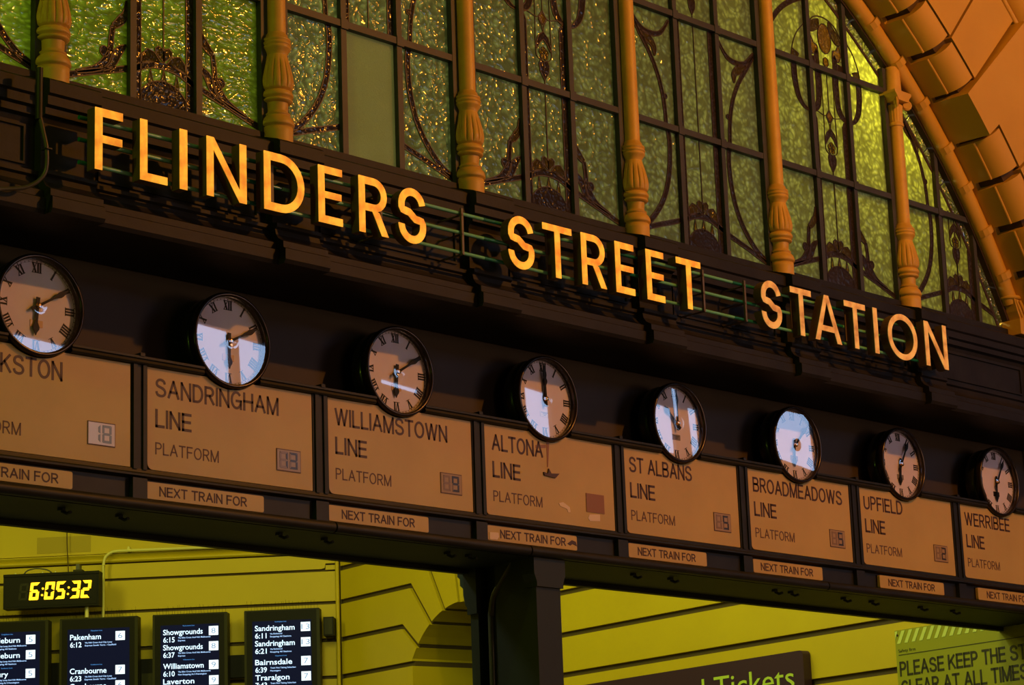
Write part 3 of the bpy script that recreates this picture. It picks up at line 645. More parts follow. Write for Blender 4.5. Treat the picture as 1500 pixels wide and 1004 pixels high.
    for sx in (a + .015, (a + b) / 2 - .12, (a + b) / 2 + .1, b - .015): share(scr, t, (sx - a, -.004, .008))
    for sx in (b - .015,): share(scr, t, (sx - a, -.004, .076))
    struct(MB().box(a - .004, b + .004, .012, .0205, 3.682, 3.777).build('trim_4', 'frame'))

# ------------------------------------------------------------------ great arched window
AX, AZ, AR = 10.22, 3.267, 5.56
BC = [7.326 + 1.4559 * (i - 1) for i in range(-1, 8)]      # bay centres, BC[k] lies between COLX[k] and COLX[k+1]
ZR = [5.70, 6.484, 7.281, 8.08, 8.55]
win = struct(thing('window_1', 'great arched stained glass window with green panes', None, (10.22, -.14, 5.7)))
YG0, YG1 = -.146, -.140
def arch_r(x, z): return math.hypot(x - AX, z - AZ)
for k in range(0, 9):
    x = COLX[k] if k < 8 else None
    if x is None: continue
    top = min(8.6, AZ + math.sqrt(max(0, AR ** 2 - (x - AX) ** 2))) if abs(x - AX) < AR else 0
    if top > 5.9 and k >= 0: MB().box(x - .095, x + .095, -.185, -.10, 5.66, top).build('mullion', 'wframe', win)
PIECES = []
def rowcol(bc, side):
    return {-1: (bc - .633, bc - .234), 0: (bc - .194, bc + .194), 1: (bc + .234, bc + .633)}[side]
PANE = {}
for k, bc in enumerate(BC[:9]):
    if k == 0 and False: continue
    for sx in (-.214, .214):
        x = bc + sx
        if abs(x - AX) < AR - .15:
            top = min(8.55, AZ + math.sqrt(AR ** 2 - (x - AX) ** 2))
            if top > 5.8: MB().box(x - .020, x + .020, -.178, -.112, 5.66, top).build('glazing_bar', 'wframe', win)
    for zc in ZR[1:4]:
        a = bc - .65; b = bc + .65
        lim = math.sqrt(max(0, AR ** 2 - (zc - AZ) ** 2)); a = max(a, AX - lim); b = min(b, AX + lim)
        if b - a > .1:
            MB().box(a, b, -.183, -.115, zc - .020, zc + .020).build('transom', 'wframe', win)
            for sx in (-.214, .214):
                if a < bc + sx < b: MB().box(bc + sx - .026, bc + sx + .026, -.188, -.18, zc - .030, zc + .030).build('joint_plate', 'wframe', win)
    for r in range(4):
        z0, z1 = ZR[r] + (.02 if r else -.02), ZR[r + 1] - .02
        for side in (-1, 0, 1):
            a, b = rowcol(bc, side)
            poly = clip_circle([(a, z0), (b, z0), (b, z1), (a, z1)], AX, AZ, AR - .115)
            if len(poly) < 3: continue
            area = abs(sum(poly[i][0] * poly[(i + 1) % len(poly)][1] - poly[(i + 1) % len(poly)][0] * poly[i][1] for i in range(len(poly)))) / 2
            if area < .004: continue
            m = 'green'
            if k <= 2: m = 'greenwave'
            if k == 3 and r == 0 and side == 0: m = 'frost'
            o = MB().prism(poly, YG0, YG1).build('pane', m, win)
            PANE[(k, r, side)] = (o, poly)
            if m == 'frost': o['label'] = 'plain frosted replacement pane'
# border strip of paler glass that follows the arch
for j in range(0, 40):
    a0 = 18 + j * 3.0; a1 = a0 + 2.85
    if AZ + AR * math.sin(math.radians(a1)) < 5.68 or AZ + AR * math.sin(math.radians(a0)) > 8.7: continue
    p = arc(AX, AZ, AR - .095, a0, a1, 3) + arc(AX, AZ, AR - .012, a1, a0, 3)
    MB().prism(p, YG0 + .002, YG1 + .002).build('border_pane', 'teal', win)
for s0, s1 in ((20, 75), (105, 160)):
    p = arc(AX, AZ, AR - .118, s0, s1, 30) + arc(AX, AZ, AR - .094, s1, s0, 30)
    MB().prism(p, YG0 - .006, YG1).build('border_lead', 'lead', win)
    p = arc(AX, AZ, AR - .02, s0, s1, 30) + arc(AX, AZ, AR + .06, s1, s0, 30)
    MB().prism(p, -.19, -.10).build('arched_frame', 'lead', win)

# stained pieces: (u, z) measured from the bay centre; each lies on its pane
def piece(name, k, r, side, poly, m, depth=.004, lead=.006):
    key = (k, r, side)
    if key not in PANE: return None
    par, pp = PANE[key]; bc = BC[k]
    q = [(bc + u, z) for u, z in poly]
    x0, x1 = rowcol(bc, side); z0, z1 = ZR[r] + .005, ZR[r + 1] - .015
    f = [(lambda p: p[0] - x0), (lambda p: x1 - p[0]), (lambda p: p[1] - z0), (lambda p: z1 - p[1]), (lambda p: AR - .118 - arch_r(*p))]
    for g in f:
        if any(g(p) < 0 for p in q):
            def cut(a, b, g=g):
                ga, gb = g(a), g(b); t_ = ga / (ga - gb); return (a[0] + (b[0] - a[0]) * t_, a[1] + (b[1] - a[1]) * t_)
            q = clip_half(q, lambda p: g(p) >= 0, cut)
            if len(q) < 3: return None
    o = MB().prism(q, YG0 - depth, YG0 + .0005).build(name, m, par)
    if lead:
        n = len(q); L = []
        mb = MB()
        for i in range(n):
            a, b = q[i], q[(i + 1) % n]
            if math.hypot(a[0] - b[0], a[1] - b[1]) < 1e-5: continue
            mb.prism(ribbon([a, b], lead), YG0 - depth - .003, YG0)
        LEADS.setdefault(key, []).append(mb)
    return o
LEADS = {}
def line(k, r, side, pts, w=.006):
    key = (k, r, side)
    if key not in PANE: return
    bc = BC[k]; mb = MB()
    q = [(bc + u, z) for u, z in pts]
    q = [p for p in q if arch_r(*p) < AR - .11]
    if len(q) < 2: return
    for a, b in zip(q[:-1], q[1:]): mb.prism(ribbon([a, b], w), YG0 - .0065, YG0)
    LEADS.setdefault(key, []).append(mb)
def both(name, k, r, pts, m, **kw):                    # a piece on the left light and its mirror on the right light
    piece(name, k, r, -1, pts, m, **kw); piece(name, k, r, 1, [(-u, z) for u, z in pts], m, **kw)
def both_line(k, r, pts, w=.006):
    line(k, r, -1, pts, w); line(k, r, 1, [(-u, z) for u, z in pts], w)
def disc(cx, cz, r, n=12, sq=1): return [(cx + r * math.cos(2 * PI * i / n), cz + r * sq * math.sin(2 * PI * i / n)) for i in range(n)]

def centre_lower(k, m='purple'):
    for sgn in (-1, 1):
        piece('border_strip', k, 0, 0, [(sgn * .194, 5.70), (sgn * .148, 5.70), (sgn * .148, 6.47), (sgn * .194, 6.47)], 'purple')
    r1 = smooth([(-.20, 5.885), (-.10, 5.932), (0, 5.945), (.10, 5.932), (.20, 5.885)], 5)
    piece('arched_band', k, 0, 0, ribbon(r1, .036), 'purple')
    lobes = [[(-.146, 5.93), (-.140, 5.985), (-.105, 6.020), (-.060, 6.010), (-.022, 5.965), (-.06, 5.958)]]
    for lb in lobes:
        piece('scallop', k, 0, 0, lb, 'umber'); piece('scallop', k, 0, 0, [(-u, z) for u, z in lb][::-1], 'umber')
    sm = [(0, 5.966), (-.022, 5.985), (-.052, 6.012), (-.055, 6.035), (-.035, 6.050), (-.008, 6.040), (0, 6.028)]
    piece('scallop', k, 0, 0, sm, 'umber'); piece('scallop', k, 0, 0, [(-u, z) for u, z in sm][::-1], 'umber')
    piece('dome_piece', k, 0, 0, [(-.146, 5.70)] + [(-.146, 5.785)] + smooth([(-.146, 5.785), (-.09, 5.838), (0, 5.862), (.09, 5.838), (.146, 5.785)], 4)[1:] + [(.146, 5.70)], 'purple')
    for u in (-.085, 0, .085):
        piece('drop', k, 0, 0, [(u, 5.925 - abs(u) * .15), (u + .016, 5.865 - abs(u) * .2), (u + .009, 5.845 - abs(u) * .2), (u - .009, 5.845 - abs(u) * .2), (u - .016, 5.865 - abs(u) * .2)], 'yellow', lead=.004)
    line(k, 0, 0, [(0, 6.03), (0, 6.48)], .007)
def rail(k):
    both('curved_band', k, 0, ribbon(smooth([(-.66, 5.745), (-.55, 5.778), (-.45, 5.812), (-.35, 5.842), (-.23, 5.880)], 4), [.030] * 17), 'purple')
def motif_a_low(k):
    centre_lower(k); rail(k)
    both('leaf_piece', k, 0, ribbon(smooth([(-.237, 6.245), (-.248, 6.175), (-.285, 6.120), (-.322, 6.090)], 4), [.012, .016, .02, .026, .032, .040, .046, .048, .046, .042, .038, .034, .030]), 'umber')
    both('stem_piece', k, 0, ribbon([(-.325, 6.088), (-.335, 6.02), (-.340, 5.955)], [.026, .028, .030]), 'purple')
    both('leaf_piece', k, 0, ribbon(smooth([(-.335, 5.955), (-.365, 5.89), (-.43, 5.835), (-.55, 5.79)], 4), [.03, .036, .042, .048, .05, .048, .044, .04, .034, .03, .026, .022, .018]), 'purple')
    both('leaf_piece', k, 0, ribbon(smooth([(-.243, 6.003), (-.295, 5.95), (-.33, 5.882), (-.385, 5.837)], 4), [.006, .02, .034, .044, .048, .05, .048, .044, .038, .03, .024, .016, .01]), 'purple')
    both('knob_piece', k, 0, disc(-.378, 5.94, .028), 'purple')
def motif_b_low(k):
    if k != 3: centre_lower(k)
    rail(k)
    both('curved_band', k, 0, ribbon(smooth([(-.318, 6.50), (-.300, 6.40), (-.312, 6.22), (-.355, 6.06), (-.43, 5.93), (-.54, 5.815), (-.64, 5.76)], 4), [.034] * 25), 'purple')
def pod(k, r, dz=0.0):
    piece('chevron_piece', k, r, 0, [(0, 6.862 + dz), (-.045, 6.825 + dz), (-.066, 6.765 + dz), (-.062, 6.740 + dz), (-.03, 6.785 + dz), (0, 6.812 + dz), (.03, 6.785 + dz), (.062, 6.740 + dz), (.066, 6.765 + dz), (.045, 6.825 + dz)], 'purple')
    for a in range(5):
        t = math.radians(90 + 72 * a); piece('petal', k, r, 0, disc(.024 * math.cos(t), 6.718 + dz + .026 * math.sin(t), .019, 8), 'yellow', lead=.0022)
    piece('bud_piece', k, r, 0, [(0, 6.542 + dz), (.038, 6.60 + dz), (.044, 6.645 + dz), (.03, 6.675 + dz), (0, 6.665 + dz), (-.03, 6.675 + dz), (-.044, 6.645 + dz), (-.038, 6.60 + dz)], 'purple')
    line(k, r, 0, [(0, 6.542 + dz), (0, 6.49 + dz)], .007); line(k, r, 0, [(0, 6.665 + dz), (0, 6.56 + dz)], .003)
    line(k, r, 0, smooth([(-.066, 6.95 + dz), (-.070, 6.74 + dz), (-.06, 6.69 + dz), (-.03, 6.672 + dz)], 3), .005); line(k, r, 0, smooth([(.066, 6.95 + dz), (.070, 6.74 + dz), (.06, 6.69 + dz), (.03, 6.672 + dz)], 3), .005)
def motif_a_mid(k):
    for sgn in (-1, 1):
        piece('border_strip', k, 1, 0, [(sgn * .194, 6.49), (sgn * .148, 6.49), (sgn * .148, 6.905), (sgn * .165, 6.935), (sgn * .194, 6.955)], 'purple')
        line(k, 1, 0, smooth([(sgn * .194, 6.955), (sgn * .14, 6.965), (sgn * .066, 6.948), (sgn * .036, 6.955), (0, 7.0)], 3), .006)
        line(k, 1, 0, smooth([(sgn * .036, 6.940), (sgn * .012, 6.905), (0, 6.862)], 3), .006)
        piece('hanging_stem', k, 1, 0, ribbon(smooth([(sgn * .105, 7.27), (sgn * .105, 7.10), (sgn * .125, 7.01), (sgn * .175, 6.965), (sgn * .194, 6.960)], 3), [.05] * 7 + [.044, .038, .03, .024, .018, .014]), 'purple')
        line(k, 1, 0, [(sgn * .066, 7.27), (sgn * .066, 6.95)], .004)
    piece('diamond_piece', k, 1, 0, [(0, 6.993), (.036, 6.95), (0, 6.907), (-.036, 6.95)], 'orange')
    line(k, 1, 0, [(0, 7.27), (0, 6.99)], .005)
    pod(k, 1)
    both('loop_band', k, 1, ribbon(smooth([(-.375, 7.27), (-.372, 7.15), (-.345, 7.04), (-.29, 6.972), (-.225, 6.952)], 4), [.05, .052, .054, .054, .054, .052, .05, .048, .044, .04, .036, .032, .028, .024, .018, .014, .01]), 'purple')
def motif_b_mid(k):
    for sgn in (-1, 1):
        piece('border_strip', k, 1, 0, [(sgn * .194, 6.49), (sgn * .150, 6.49), (sgn * .150, 7.27), (sgn * .194, 7.27)], 'purple')
    line(k, 1, 0, [(0, 6.49), (0, 7.27)], .006)
    both('curved_band', k, 1, ribbon(smooth([(-.322, 6.49), (-.335, 6.66), (-.38, 6.83), (-.455, 6.97), (-.54, 7.08), (-.64, 7.20)], 4), [.028] * 17 + [.024, .020, .018, .016]), 'purple')
    both('knob_piece', k, 1, disc(-.318, 6.70, .017, 10), 'purple')
    both('leaf_piece', k, 1, ribbon(smooth([(-.54, 7.10), (-.455, 7.06), (-.41, 7.02), (-.405, 6.96)], 4), [.02, .03, .045, .055, .06, .058, .052, .046, .044, .040, .030, .020, .010]), 'umber')
    both('cup_band', k, 1, ribbon(smooth([(-.63, 7.215), (-.54, 7.13), (-.45, 7.105), (-.34, 7.13), (-.25, 7.235)], 4), [.02, .022, .024, .026, .028, .03, .032, .034, .034, .034, .032, .030, .028, .024, .020, .018, .016]), 'purple')
def motif_a_top(k):
    piece('leaf_piece', k, 2, 0, smooth([(-.188, 7.58), (-.15, 7.63), (-.08, 7.66), (-.055, 7.66), (-.06, 7.60), (-.11, 7.565), (-.16, 7.55), (-.188, 7.58)], 2)[:-1], 'umber')
    piece('leaf_piece', k, 2, 0, smooth([(.188, 7.53), (.15, 7.60), (.08, 7.66), (.055, 7.665), (.06, 7.60), (.10, 7.54), (.15, 7.51), (.188, 7.53)], 2)[:-1], 'umber')
    piece('oval_piece', k, 2, 0, disc(.0, 7.53, .075, 16, 1.5), 'orange')
    for sgn in (-1, 1):
        piece('flame_piece', k, 2, 0, [(sgn * .185, 7.44), (sgn * .16, 7.52), (sgn * .13, 7.47), (sgn * .09, 7.46), (sgn * .08, 7.40), (sgn * .15, 7.385)], 'orange')
        piece('upright_band', k, 2, 0, [(sgn * .128, 7.30), (sgn * .082, 7.30), (sgn * .082, 7.40), (sgn * .105, 7.43), (sgn * .128, 7.40)], 'purple')
        piece('hood_piece', k, 2, 0, [(sgn * .194, 7.30), (sgn * .134, 7.30), (sgn * .134, 7.37), (sgn * .194, 7.36)], 'purple')
    piece('shield_piece', k, 2, 0, [(0, 7.31), (.03, 7.34), (.026, 7.375), (0, 7.39), (-.026, 7.375), (-.03, 7.34)], 'orange')
    line(k, 2, 0, smooth([(-.19, 7.58), (-.12, 7.665), (0, 7.69), (.12, 7.655), (.19, 7.575)], 4), .008)
    both_line(k, 2, smooth([(-.40, 7.30), (-.375, 7.40), (-.32, 7.50), (-.235, 7.585)], 4), .007)
    both('curl_piece', k, 2, [(-.40, 7.30), (-.34, 7.30), (-.31, 7.345), (-.385, 7.37)], 'umber')
    both('diagonal_band', k, 2, ribbon(smooth([(-.66, 7.45), (-.53, 7.60), (-.40, 7.70), (-.20, 7.80)], 4), .035), 'purple')
    line(k, 2, 0, smooth([(-.194, 7.81), (0, 7.85), (.194, 7.80)], 4), .014)
def motif_b_top(k):
    piece('bud_piece', k, 2, 0, [(0, 7.34), (.03, 7.39), (.034, 7.44), (0, 7.50), (-.034, 7.44), (-.03, 7.39)], 'purple'); line(k, 2, 0, [(0, 7.30), (0, 7.34)], .006)
for k in range(1, 9):
    if k % 2 == 0: motif_a_low(k); motif_a_mid(k); motif_a_top(k)
    else:
        motif_b_low(k)
        if k == 7:
            for dz in (0,):
                pod(7, 0, -.42)
                for sgn in (-1, 1):
                    line(7, 1, 0, [(sgn * .07, 6.49), (sgn * .07, 6.62)], .006); piece('border_strip', 7, 1, 0, [(sgn * .194, 6.49), (sgn * .16, 6.49), (sgn * .16, 7.2), (sgn * .194, 7.2)], 'purple')
                line(7, 1, 0, smooth([(-.07, 6.62), (-.02, 6.69), (.03, 6.69), (.07, 6.62)], 3), .006); line(7, 1, 0, [(0, 6.49), (0, 6.68)], .006)
            piece('curved_band', 7, 1, -1, ribbon(smooth([(-.322, 6.49), (-.335, 6.66), (-.38, 6.83), (-.455, 6.97), (-.54, 7.08), (-.64, 7.20)], 4), [.026] * 21), 'purple')
            piece('knob_piece', 7, 1, -1, disc(-.325, 6.70, .017, 10), 'purple')
            piece('leaf_piece', 7, 1, -1, ribbon(smooth([(-.62, 7.14), (-.50, 7.04), (-.43, 6.99), (-.40, 6.91)], 4), [.02, .03, .045, .06, .07, .07, .062, .056, .05, .046, .036, .026, .014]), 'umber')
        else: motif_b_mid(k); motif_b_top(k)
for key, mbs in LEADS.items():
    mb = MB()
    for q in mbs: mb.add(q.v, q.f)
    mb.build('lead_came', 'lead', PANE[key][0])
# sill board under the window
MB().box(3, 16.4, -.19, -.08, 5.64, 5.715).build('sill_board', 'iron', win)

# ------------------------------------------------------------------ ochre colonnettes
SH = .0515
Zb = 5.677
zz = lambda y: 6.283 - (y - 230) * .000846
CLAB2 = [None, 'leftmost ochre colonnette above the F, its bulb cut by the top edge', 'ochre colonnette above the D of FLINDERS', 'ochre colonnette between FLINDERS and STREET', 'ochre colonnette above the double E of STREET',
         'ochre colonnette above the start of STATION', 'ochre colonnette above the last N, topped by a scrolled capital']
first = None
def colonnette(k):
    x = COLX[k]; y = -.2
    t = thing('ochre_colonnette', CLAB2[k], 'column', (x, y, 5.66), 'colonnettes between the window bays', local=True)
    top = min(8.6, AZ + math.sqrt(AR ** 2 - (x - AX) ** 2) - .02)
    off = 5.66
    Z = lambda yy: zz(yy) - off
    global first
    if first is None:
        first = []
        p = [(.083, 0.0), (.084, Z(900)), (.084, Z(868)), (.076, Z(865)), (.076, Z(860)), (.090, Z(857)), (.093, Z(846)), (.091, Z(828)), (.084, Z(808)), (.072, Z(793)), (.066, Z(787)), (.066, Z(783)), (.072, Z(780)), (.071, Z(772)), (.060, Z(768)), (.057, Z(750)), (.060, Z(700))]
        o = MB().lathe(p, 32).build('base', 'column', t); first.append(o)
        p = [(.060, Z(700)), (.080, Z(692)), (.084, Z(682)), (.078, Z(674)), (.070, Z(670)), (.070, Z(667)), (.086, Z(662)), (.089, Z(652)), (.088, Z(642)), (.082, Z(626)), (.070, Z(618))]
        o = MB().lathe(p, 32).build('ring_moulding', 'column', t); first.append(o)
        n = 14
        def mod(a, h):
            return 1.0
        prof_b = [(.070, 618), (.084, 606), (.091, 585), (.093, 560), (.090, 530), (.084, 495), (.076, 455), (.068, 420), (.062, 395), (.057, 375)]
        def modf(a, h):
            yv = 230 + (6.283 - (h + off)) / .000846
            d = max(0, min(1, (yv - 400) / 50)) * max(0, min(1, (612 - yv) / 25))
            c = abs(math.cos(n * a / 2)); return 1 - .15 * d * (1 - c ** .20)
        pb = []
        for i in range(len(prof_b) - 1):
            for j in range(3): q = j / 3; pb.append((prof_b[i][0] * (1 - q) + prof_b[i + 1][0] * q, Z(prof_b[i][1] * (1 - q) + prof_b[i + 1][1] * q)))
        pb.append((prof_b[-1][0], Z(prof_b[-1][1])))
        o = MB().lathe(pb, 224, mod=modf).build('fluted_bulb', 'column', t); first.append(o)
        p = [(.057, Z(376)), (.060, Z(362)), (.066, Z(350)), (.074, Z(338)), (.077, Z(332)), (.0785, Z(325)), (.077, Z(318)), (.070, Z(314)), (.078, Z(310)), (.0815, Z(301)), (.078, Z(292)), (.070, Z(288)), (.077, Z(283)), (.079, Z(275)), (.076, Z(266)), (.066, Z(262)), (.062, Z(240)), (.054, Z(228)), (.0515, Z(222))]
        o = MB().lathe(p, 32).build('collar', 'column', t); first.append(o)
    else:
        for q in first: share(q, t)
    z1 = top - off; cap = (k == 6)
    if not cap:
        MB().lathe([(SH, Z(224)), (SH * .96, z1)], 28).build('shaft', 'column', t)
    else:
        MB().lathe([(SH, Z(224)), (.049, 7.02 - off)], 28).build('shaft', 'column', t)
        MB().lathe([(.056, 7.015 - off), (.060, 7.025 - off), (.056, 7.04 - off), (.051, 7.045 - off)], 28).build('neck_ring', 'column', t)
        MB().lathe([(.052, 7.04 - off), (.054, 7.06 - off), (.057, 7.14 - off), (.060, 7.17 - off), (.05, 7.18 - off)], 96, mod=lambda a, h: 1 - .12 * (abs(math.sin(8 * a)) < .35) * (h > 7.05 - off)).build('fluted_neck', 'column', t)
        for sx in (-1, 1):
            for sy in (-1, 1):
                d = Vector((sx, sy, 0)).normalized()
                c_ = MB(); c = Vector((d.x * .088, d.y * .088, 7.175 - off)); pts = []
                for j in range(26):
                    a = j / 25 * 4.2 * PI; r = .036 * (1 - j / 30)
                    pts.append(c + d * (r * math.sin(a)) + Vector((0, 0, r * math.cos(a))))
                c_.tube(pts, .0085, 6)
                w = Vector((-d.y, d.x, 0)); c_.tube([c - w * .014, c + w * .014], .026, 14)
                c_.build('volute', 'column', t)
        MB().prism([(-.06, 7.195 - off), (.06, 7.195 - off), (.075, 7.225 - off), (.10, 7.25 - off), (.10, 7.268 - off), (-.10, 7.268 - off), (-.10, 7.25 - off), (-.075, 7.225 - off)], -.085, .06).build('abacus', 'column', t)
        MB().lathe([(.062, 7.262 - off), (.060, 7.29 - off), (.058, 7.40 - off), (.058, z1 - .02), (.05, z1 + .03)], 28).build('upper_shaft', 'column', t)
for k in (1, 2, 3, 4, 5, 6): colonnette(k)
CLAB2[1] = CLAB2[1]

# ------------------------------------------------------------------ the arch of rusticated blocks
av = struct(thing('trim_5', 'ochre arch of rusticated blocks around the window', None, (AX, -.2, AZ)))
def arcsweep(prof2, a0, a1, n, sk=()):           # prof2: (y, r) polygon swept about the arch axis
    mb = MB(); m = len(prof2); vs = []
    for i in range(n + 1):
        a = math.radians(a0 + (a1 - a0) * i / n)
        vs += [(AX + r * math.cos(a), y, AZ + r * math.sin(a)) for y, r in prof2]
    fs = []
    for i in range(n):
        for k in range(m):
            fs.append((i * m + k, i * m + (k + 1) % m, (i + 1) * m + (k + 1) % m, (i + 1) * m + k))
    mb.add(vs, fs, False); mb.sm = [(q % m) in sk for q in range(len(fs))]; mb.add(vs[:m], [tuple(range(m))]); mb.add(vs[-m:], [tuple(range(m - 1, -1, -1))])
    return mb
R0 = 5.655
def circ2(y, r, rad, n=14): return [(y + rad * math.cos(2 * PI * i / n), r + rad * math.sin(2 * PI * i / n)) for i in range(n)]
for (s0, s1) in ((25.8, 80), (100, 154.2)):
    q = arcsweep(circ2(-.215, 5.615, .062, 16), s0 + (2.3 if s0 < 90 else 0), s1 - (2.3 if s0 > 90 else 0), 60); q.sm = [True] * len(q.sm); q.build('edge_roll', 'arch', av)
    arcsweep([(-.22, R0), (-.302, R0), (-.302, R0 + .06), (-.22, R0 + .06)], s0, s1, 60).build('plain_band', 'arch', av)
    q = arcsweep([(-.19, 5.58), (-.10, 5.58), (-.10, 5.75), (-.26, 5.75), (-.26, R0 + .015), (-.225, R0 + .012)], s0, s1, 60); q.build('arch_backing', 'arch', av)
    arcsweep([(-.20, R0 + .05), (-.50, R0 + .05), (-.52, R0 + .12), (-.54, 5.86), (-.565, 5.86), (-.565, 6.68), (-.24, 6.68)], s0, s1, 60).build('joint_bed', 'archin', av)
    q = arcsweep(circ2(-.585, 6.705, .022, 10), s0, s1, 60); q.sm = [True] * len(q.sm); q.build('outer_bead', 'arch', av)
    q = arcsweep(circ2(-.56, 6.88, .145, 20), s0, s1, 60); q.sm = [True] * len(q.sm); q.build('outer_roll', 'arch', av)
    arcsweep([(-.48, 7.0), (-.52, 7.06), (-.66, 7.08), (-.66, 9.5), (-.2, 9.5), (-.2, 7.0)], s0, s1, 60).build('outer_soffit', 'arch', av)
step = 3.74; base = 52.4 - 3.74 * 7
def curve_prof():
    p = [(-.30, R0), (-.445, R0)]
    for i in range(1, 13):
        a = math.radians(90 * i / 12); p.append((-.445 - .150 * math.sin(a), R0 + .135 * (1 - math.cos(a))))
    return p + [(-.598, R0 + .150), (-.40, R0 + .150), (-.30, R0 + .10)]
face_prof = [(-.600, R0 + .174), (-.600, 6.66), (-.50, 6.66), (-.50, R0 + .174)]
sq_prof = [(-.30, R0), (-.605, R0 - .01), (-.700, 6.66), (-.30, 6.66)]
j = 0
for j in range(0, 15):
    a0 = base + j * step; g = .62
    square = (j == 4 or j == 9)
    for mir in (False, True):
        b0, b1 = a0 + (0 if square else g / 2), a0 + step - g * (.2 if square else .5)
        if mir: b0, b1 = 180 - b1, 180 - b0
        q = arcsweep(sq_prof, b0, b1, 5) if square else arcsweep(curve_prof(), b0, b1, 5, range(1, 13))
        o = q.build('arch_block', 'arch', av)
        if not square:
            f0, f1 = a0 + .10, a0 + step - .10
            if mir: f0, f1 = 180 - f1, 180 - f0
            arcsweep(face_prof, f0, f1, 5).build('face_slab', 'arch', o)
        # thin bead across each block and a small collar on the edge roll
        if not square:
            arcsweep(circ2(-.447, R0 - .003, .0095, 8), b0, b1, 5).build('cross_bead', 'arch', o)
        m_ = b0 + .05 if not mir else b1 - .05
        q = arcsweep(circ2(-.225, 5.622, .072, 12), m_ - .28, m_ + .28, 2); q.build('roll_collar', 'arch', o)
# foot of the arch: ring, leaf bracket and block at the right-hand springing
fa = math.radians(28.1); fx = AX + 5.615 * math.cos(fa); fz = AZ + 5.615 * math.sin(fa)
ft = thing('arch_bracket', 'ochre scrolled leaf bracket where the arch meets the dark cornice', 'bracket', (fx, -.22, 5.68), None)
MB().lathe([(.06, 0), (.082, .006), (.086, .018), (.080, .03), (.06, .036)], 24, c=(fx - .005, -.215, 5.925)).build('ring', 'arch', ft)
q = MB()
q.prism([(fx - .045, 5.93), (fx + .055, 5.93), (fx + .075, 5.88), (fx + .11, 5.80), (fx + .125, 5.775), (fx + .02, 5.775), (fx - .015, 5.84)], -.28, -.16)
pts = []
for j in range(24):
    a = j / 23 * 3.4 * PI; r = .042 * (1 - j / 28); pts.append((fx + .105 + r * math.sin(a), -.285, 5.815 + r * math.cos(a)))
q.tube(pts, .011, 6); q.tube([(fx + .02, -.285, 5.92), (fx + .05, -.292, 5.86), (fx + .09, -.29, 5.79)], .014, 6); q.tube([(fx - .02, -.28, 5.92), (fx + .015, -.285, 5.85), (fx + .05, -.285, 5.79)], .012, 6)
q.build('leaf_scroll', 'arch', ft)
MB().box(fx - .02, fx + .24, -.30, -.12, 5.66, 5.775).build('block', 'arch', ft)
struct(MB().box(15.62, 18.0, -.28, -.12, 5.66, 12).build('wall_flank', 'arch'))
struct(MB().box(-8, 26, -.2, .2, 8.6, 12).build('wall_upper', 'street'))  # unseen, added to stop sky light leaking in above the arch
struct(MB().box(26, 46, -.2, .2, 0, 12).build('wall_far', 'street'))
struct(MB().box(-8, 2, -.2, .2, 0, 8.6).build('wall_near', 'street'))
# ------------------------------------------------------------------ concourse behind: walls, floor, ceiling
CX_, CY_ = 17.4736, 9.9090                              # corner where the two yellow walls meet
AA, AB = math.radians(-49.75), math.radians(-99.5)
def frame(ang): return Matrix.Translation((CX_, CY_, 0)) @ Matrix.Rotation(ang, 4, 'Z')
def inset(poly, d):
    n = len(poly); a = sum(poly[i][0] * poly[(i + 1) % n][1] - poly[(i + 1) % n][0] * poly[i][1] for i in range(n)); s = 1 if a > 0 else -1; out = []
    for i in range(n):
        p0, p1, p2 = poly[i - 1], poly[i], poly[(i + 1) % n]
        e1 = Vector((p1[0] - p0[0], p1[1] - p0[1])).normalized(); e2 = Vector((p2[0] - p1[0], p2[1] - p1[1])).normalized()
        n1 = Vector((-e1.y, e1.x)) * s; n2 = Vector((-e2.y, e2.x)) * s
        b = n1 + n2; k = b.dot(n1)
        b = b / max(k, .35); out.append((p1[0] + b.x * d, p1[1] + b.y * d))
    return out
wA = struct(thing('wall_hall_left', 'yellow concourse wall behind the departure screens', None, (CX_, CY_, 0), local=True, rz=AA))
MB().box(-12, .25, .035, .25, 0, 8.2).build('joint_bed', 'groove', wA)
for z0, z1 in ((3.01, 3.40), (3.41, 3.79), (3.81, 4.175), (4.205, 4.575), (4.610, 4.985), (5.013, 5.345)):
    MB().box(-12, -.03, 0, .036, z0 + .004, z1 - .004).build('course', 'yellowwall', wA)
MB().prism([(-12, 5.371), (-.20, 5.371), (-.16, 5.380), (-.15, 5.43), (-.03, 5.43), (-.03, 5.528), (-12, 5.528)], 0, .036).build('course', 'yellowwall', wA)
MB().box(-.15, -.03, 0, .036, 5.36, 5.41).build('course', 'yellowwall', wA)
MB().profx([(.04, 5.545), (-.02, 5.545), (-.035, 5.56), (-.035, 5.575), (-.02, 5.585), (-.03, 5.60), (-.05, 5.625), (-.05, 5.635), (.04, 5.64)], -12, -.03).build('string_moulding', 'yellowwall', wA)
MB().box(-12, -.03, 0, .036, 5.65, 8.2).build('upper_wall', 'yellowwall', wA)
MB().tube([(-.02, -.02, 3), (-.02, -.02, 8.2)], .022, 8).build('corner_bead', 'yellowwall', wA)
MB().box(-3.35, -2.75, -.004, .0, 5.68, 5.86).build('wall_patch', 'dullwall', wA)  # rectangle of duller yellow on the upper wall
MB().box(-12, 0, 0, .036, 0, 3.0).build('course', 'yellowwall', wA)

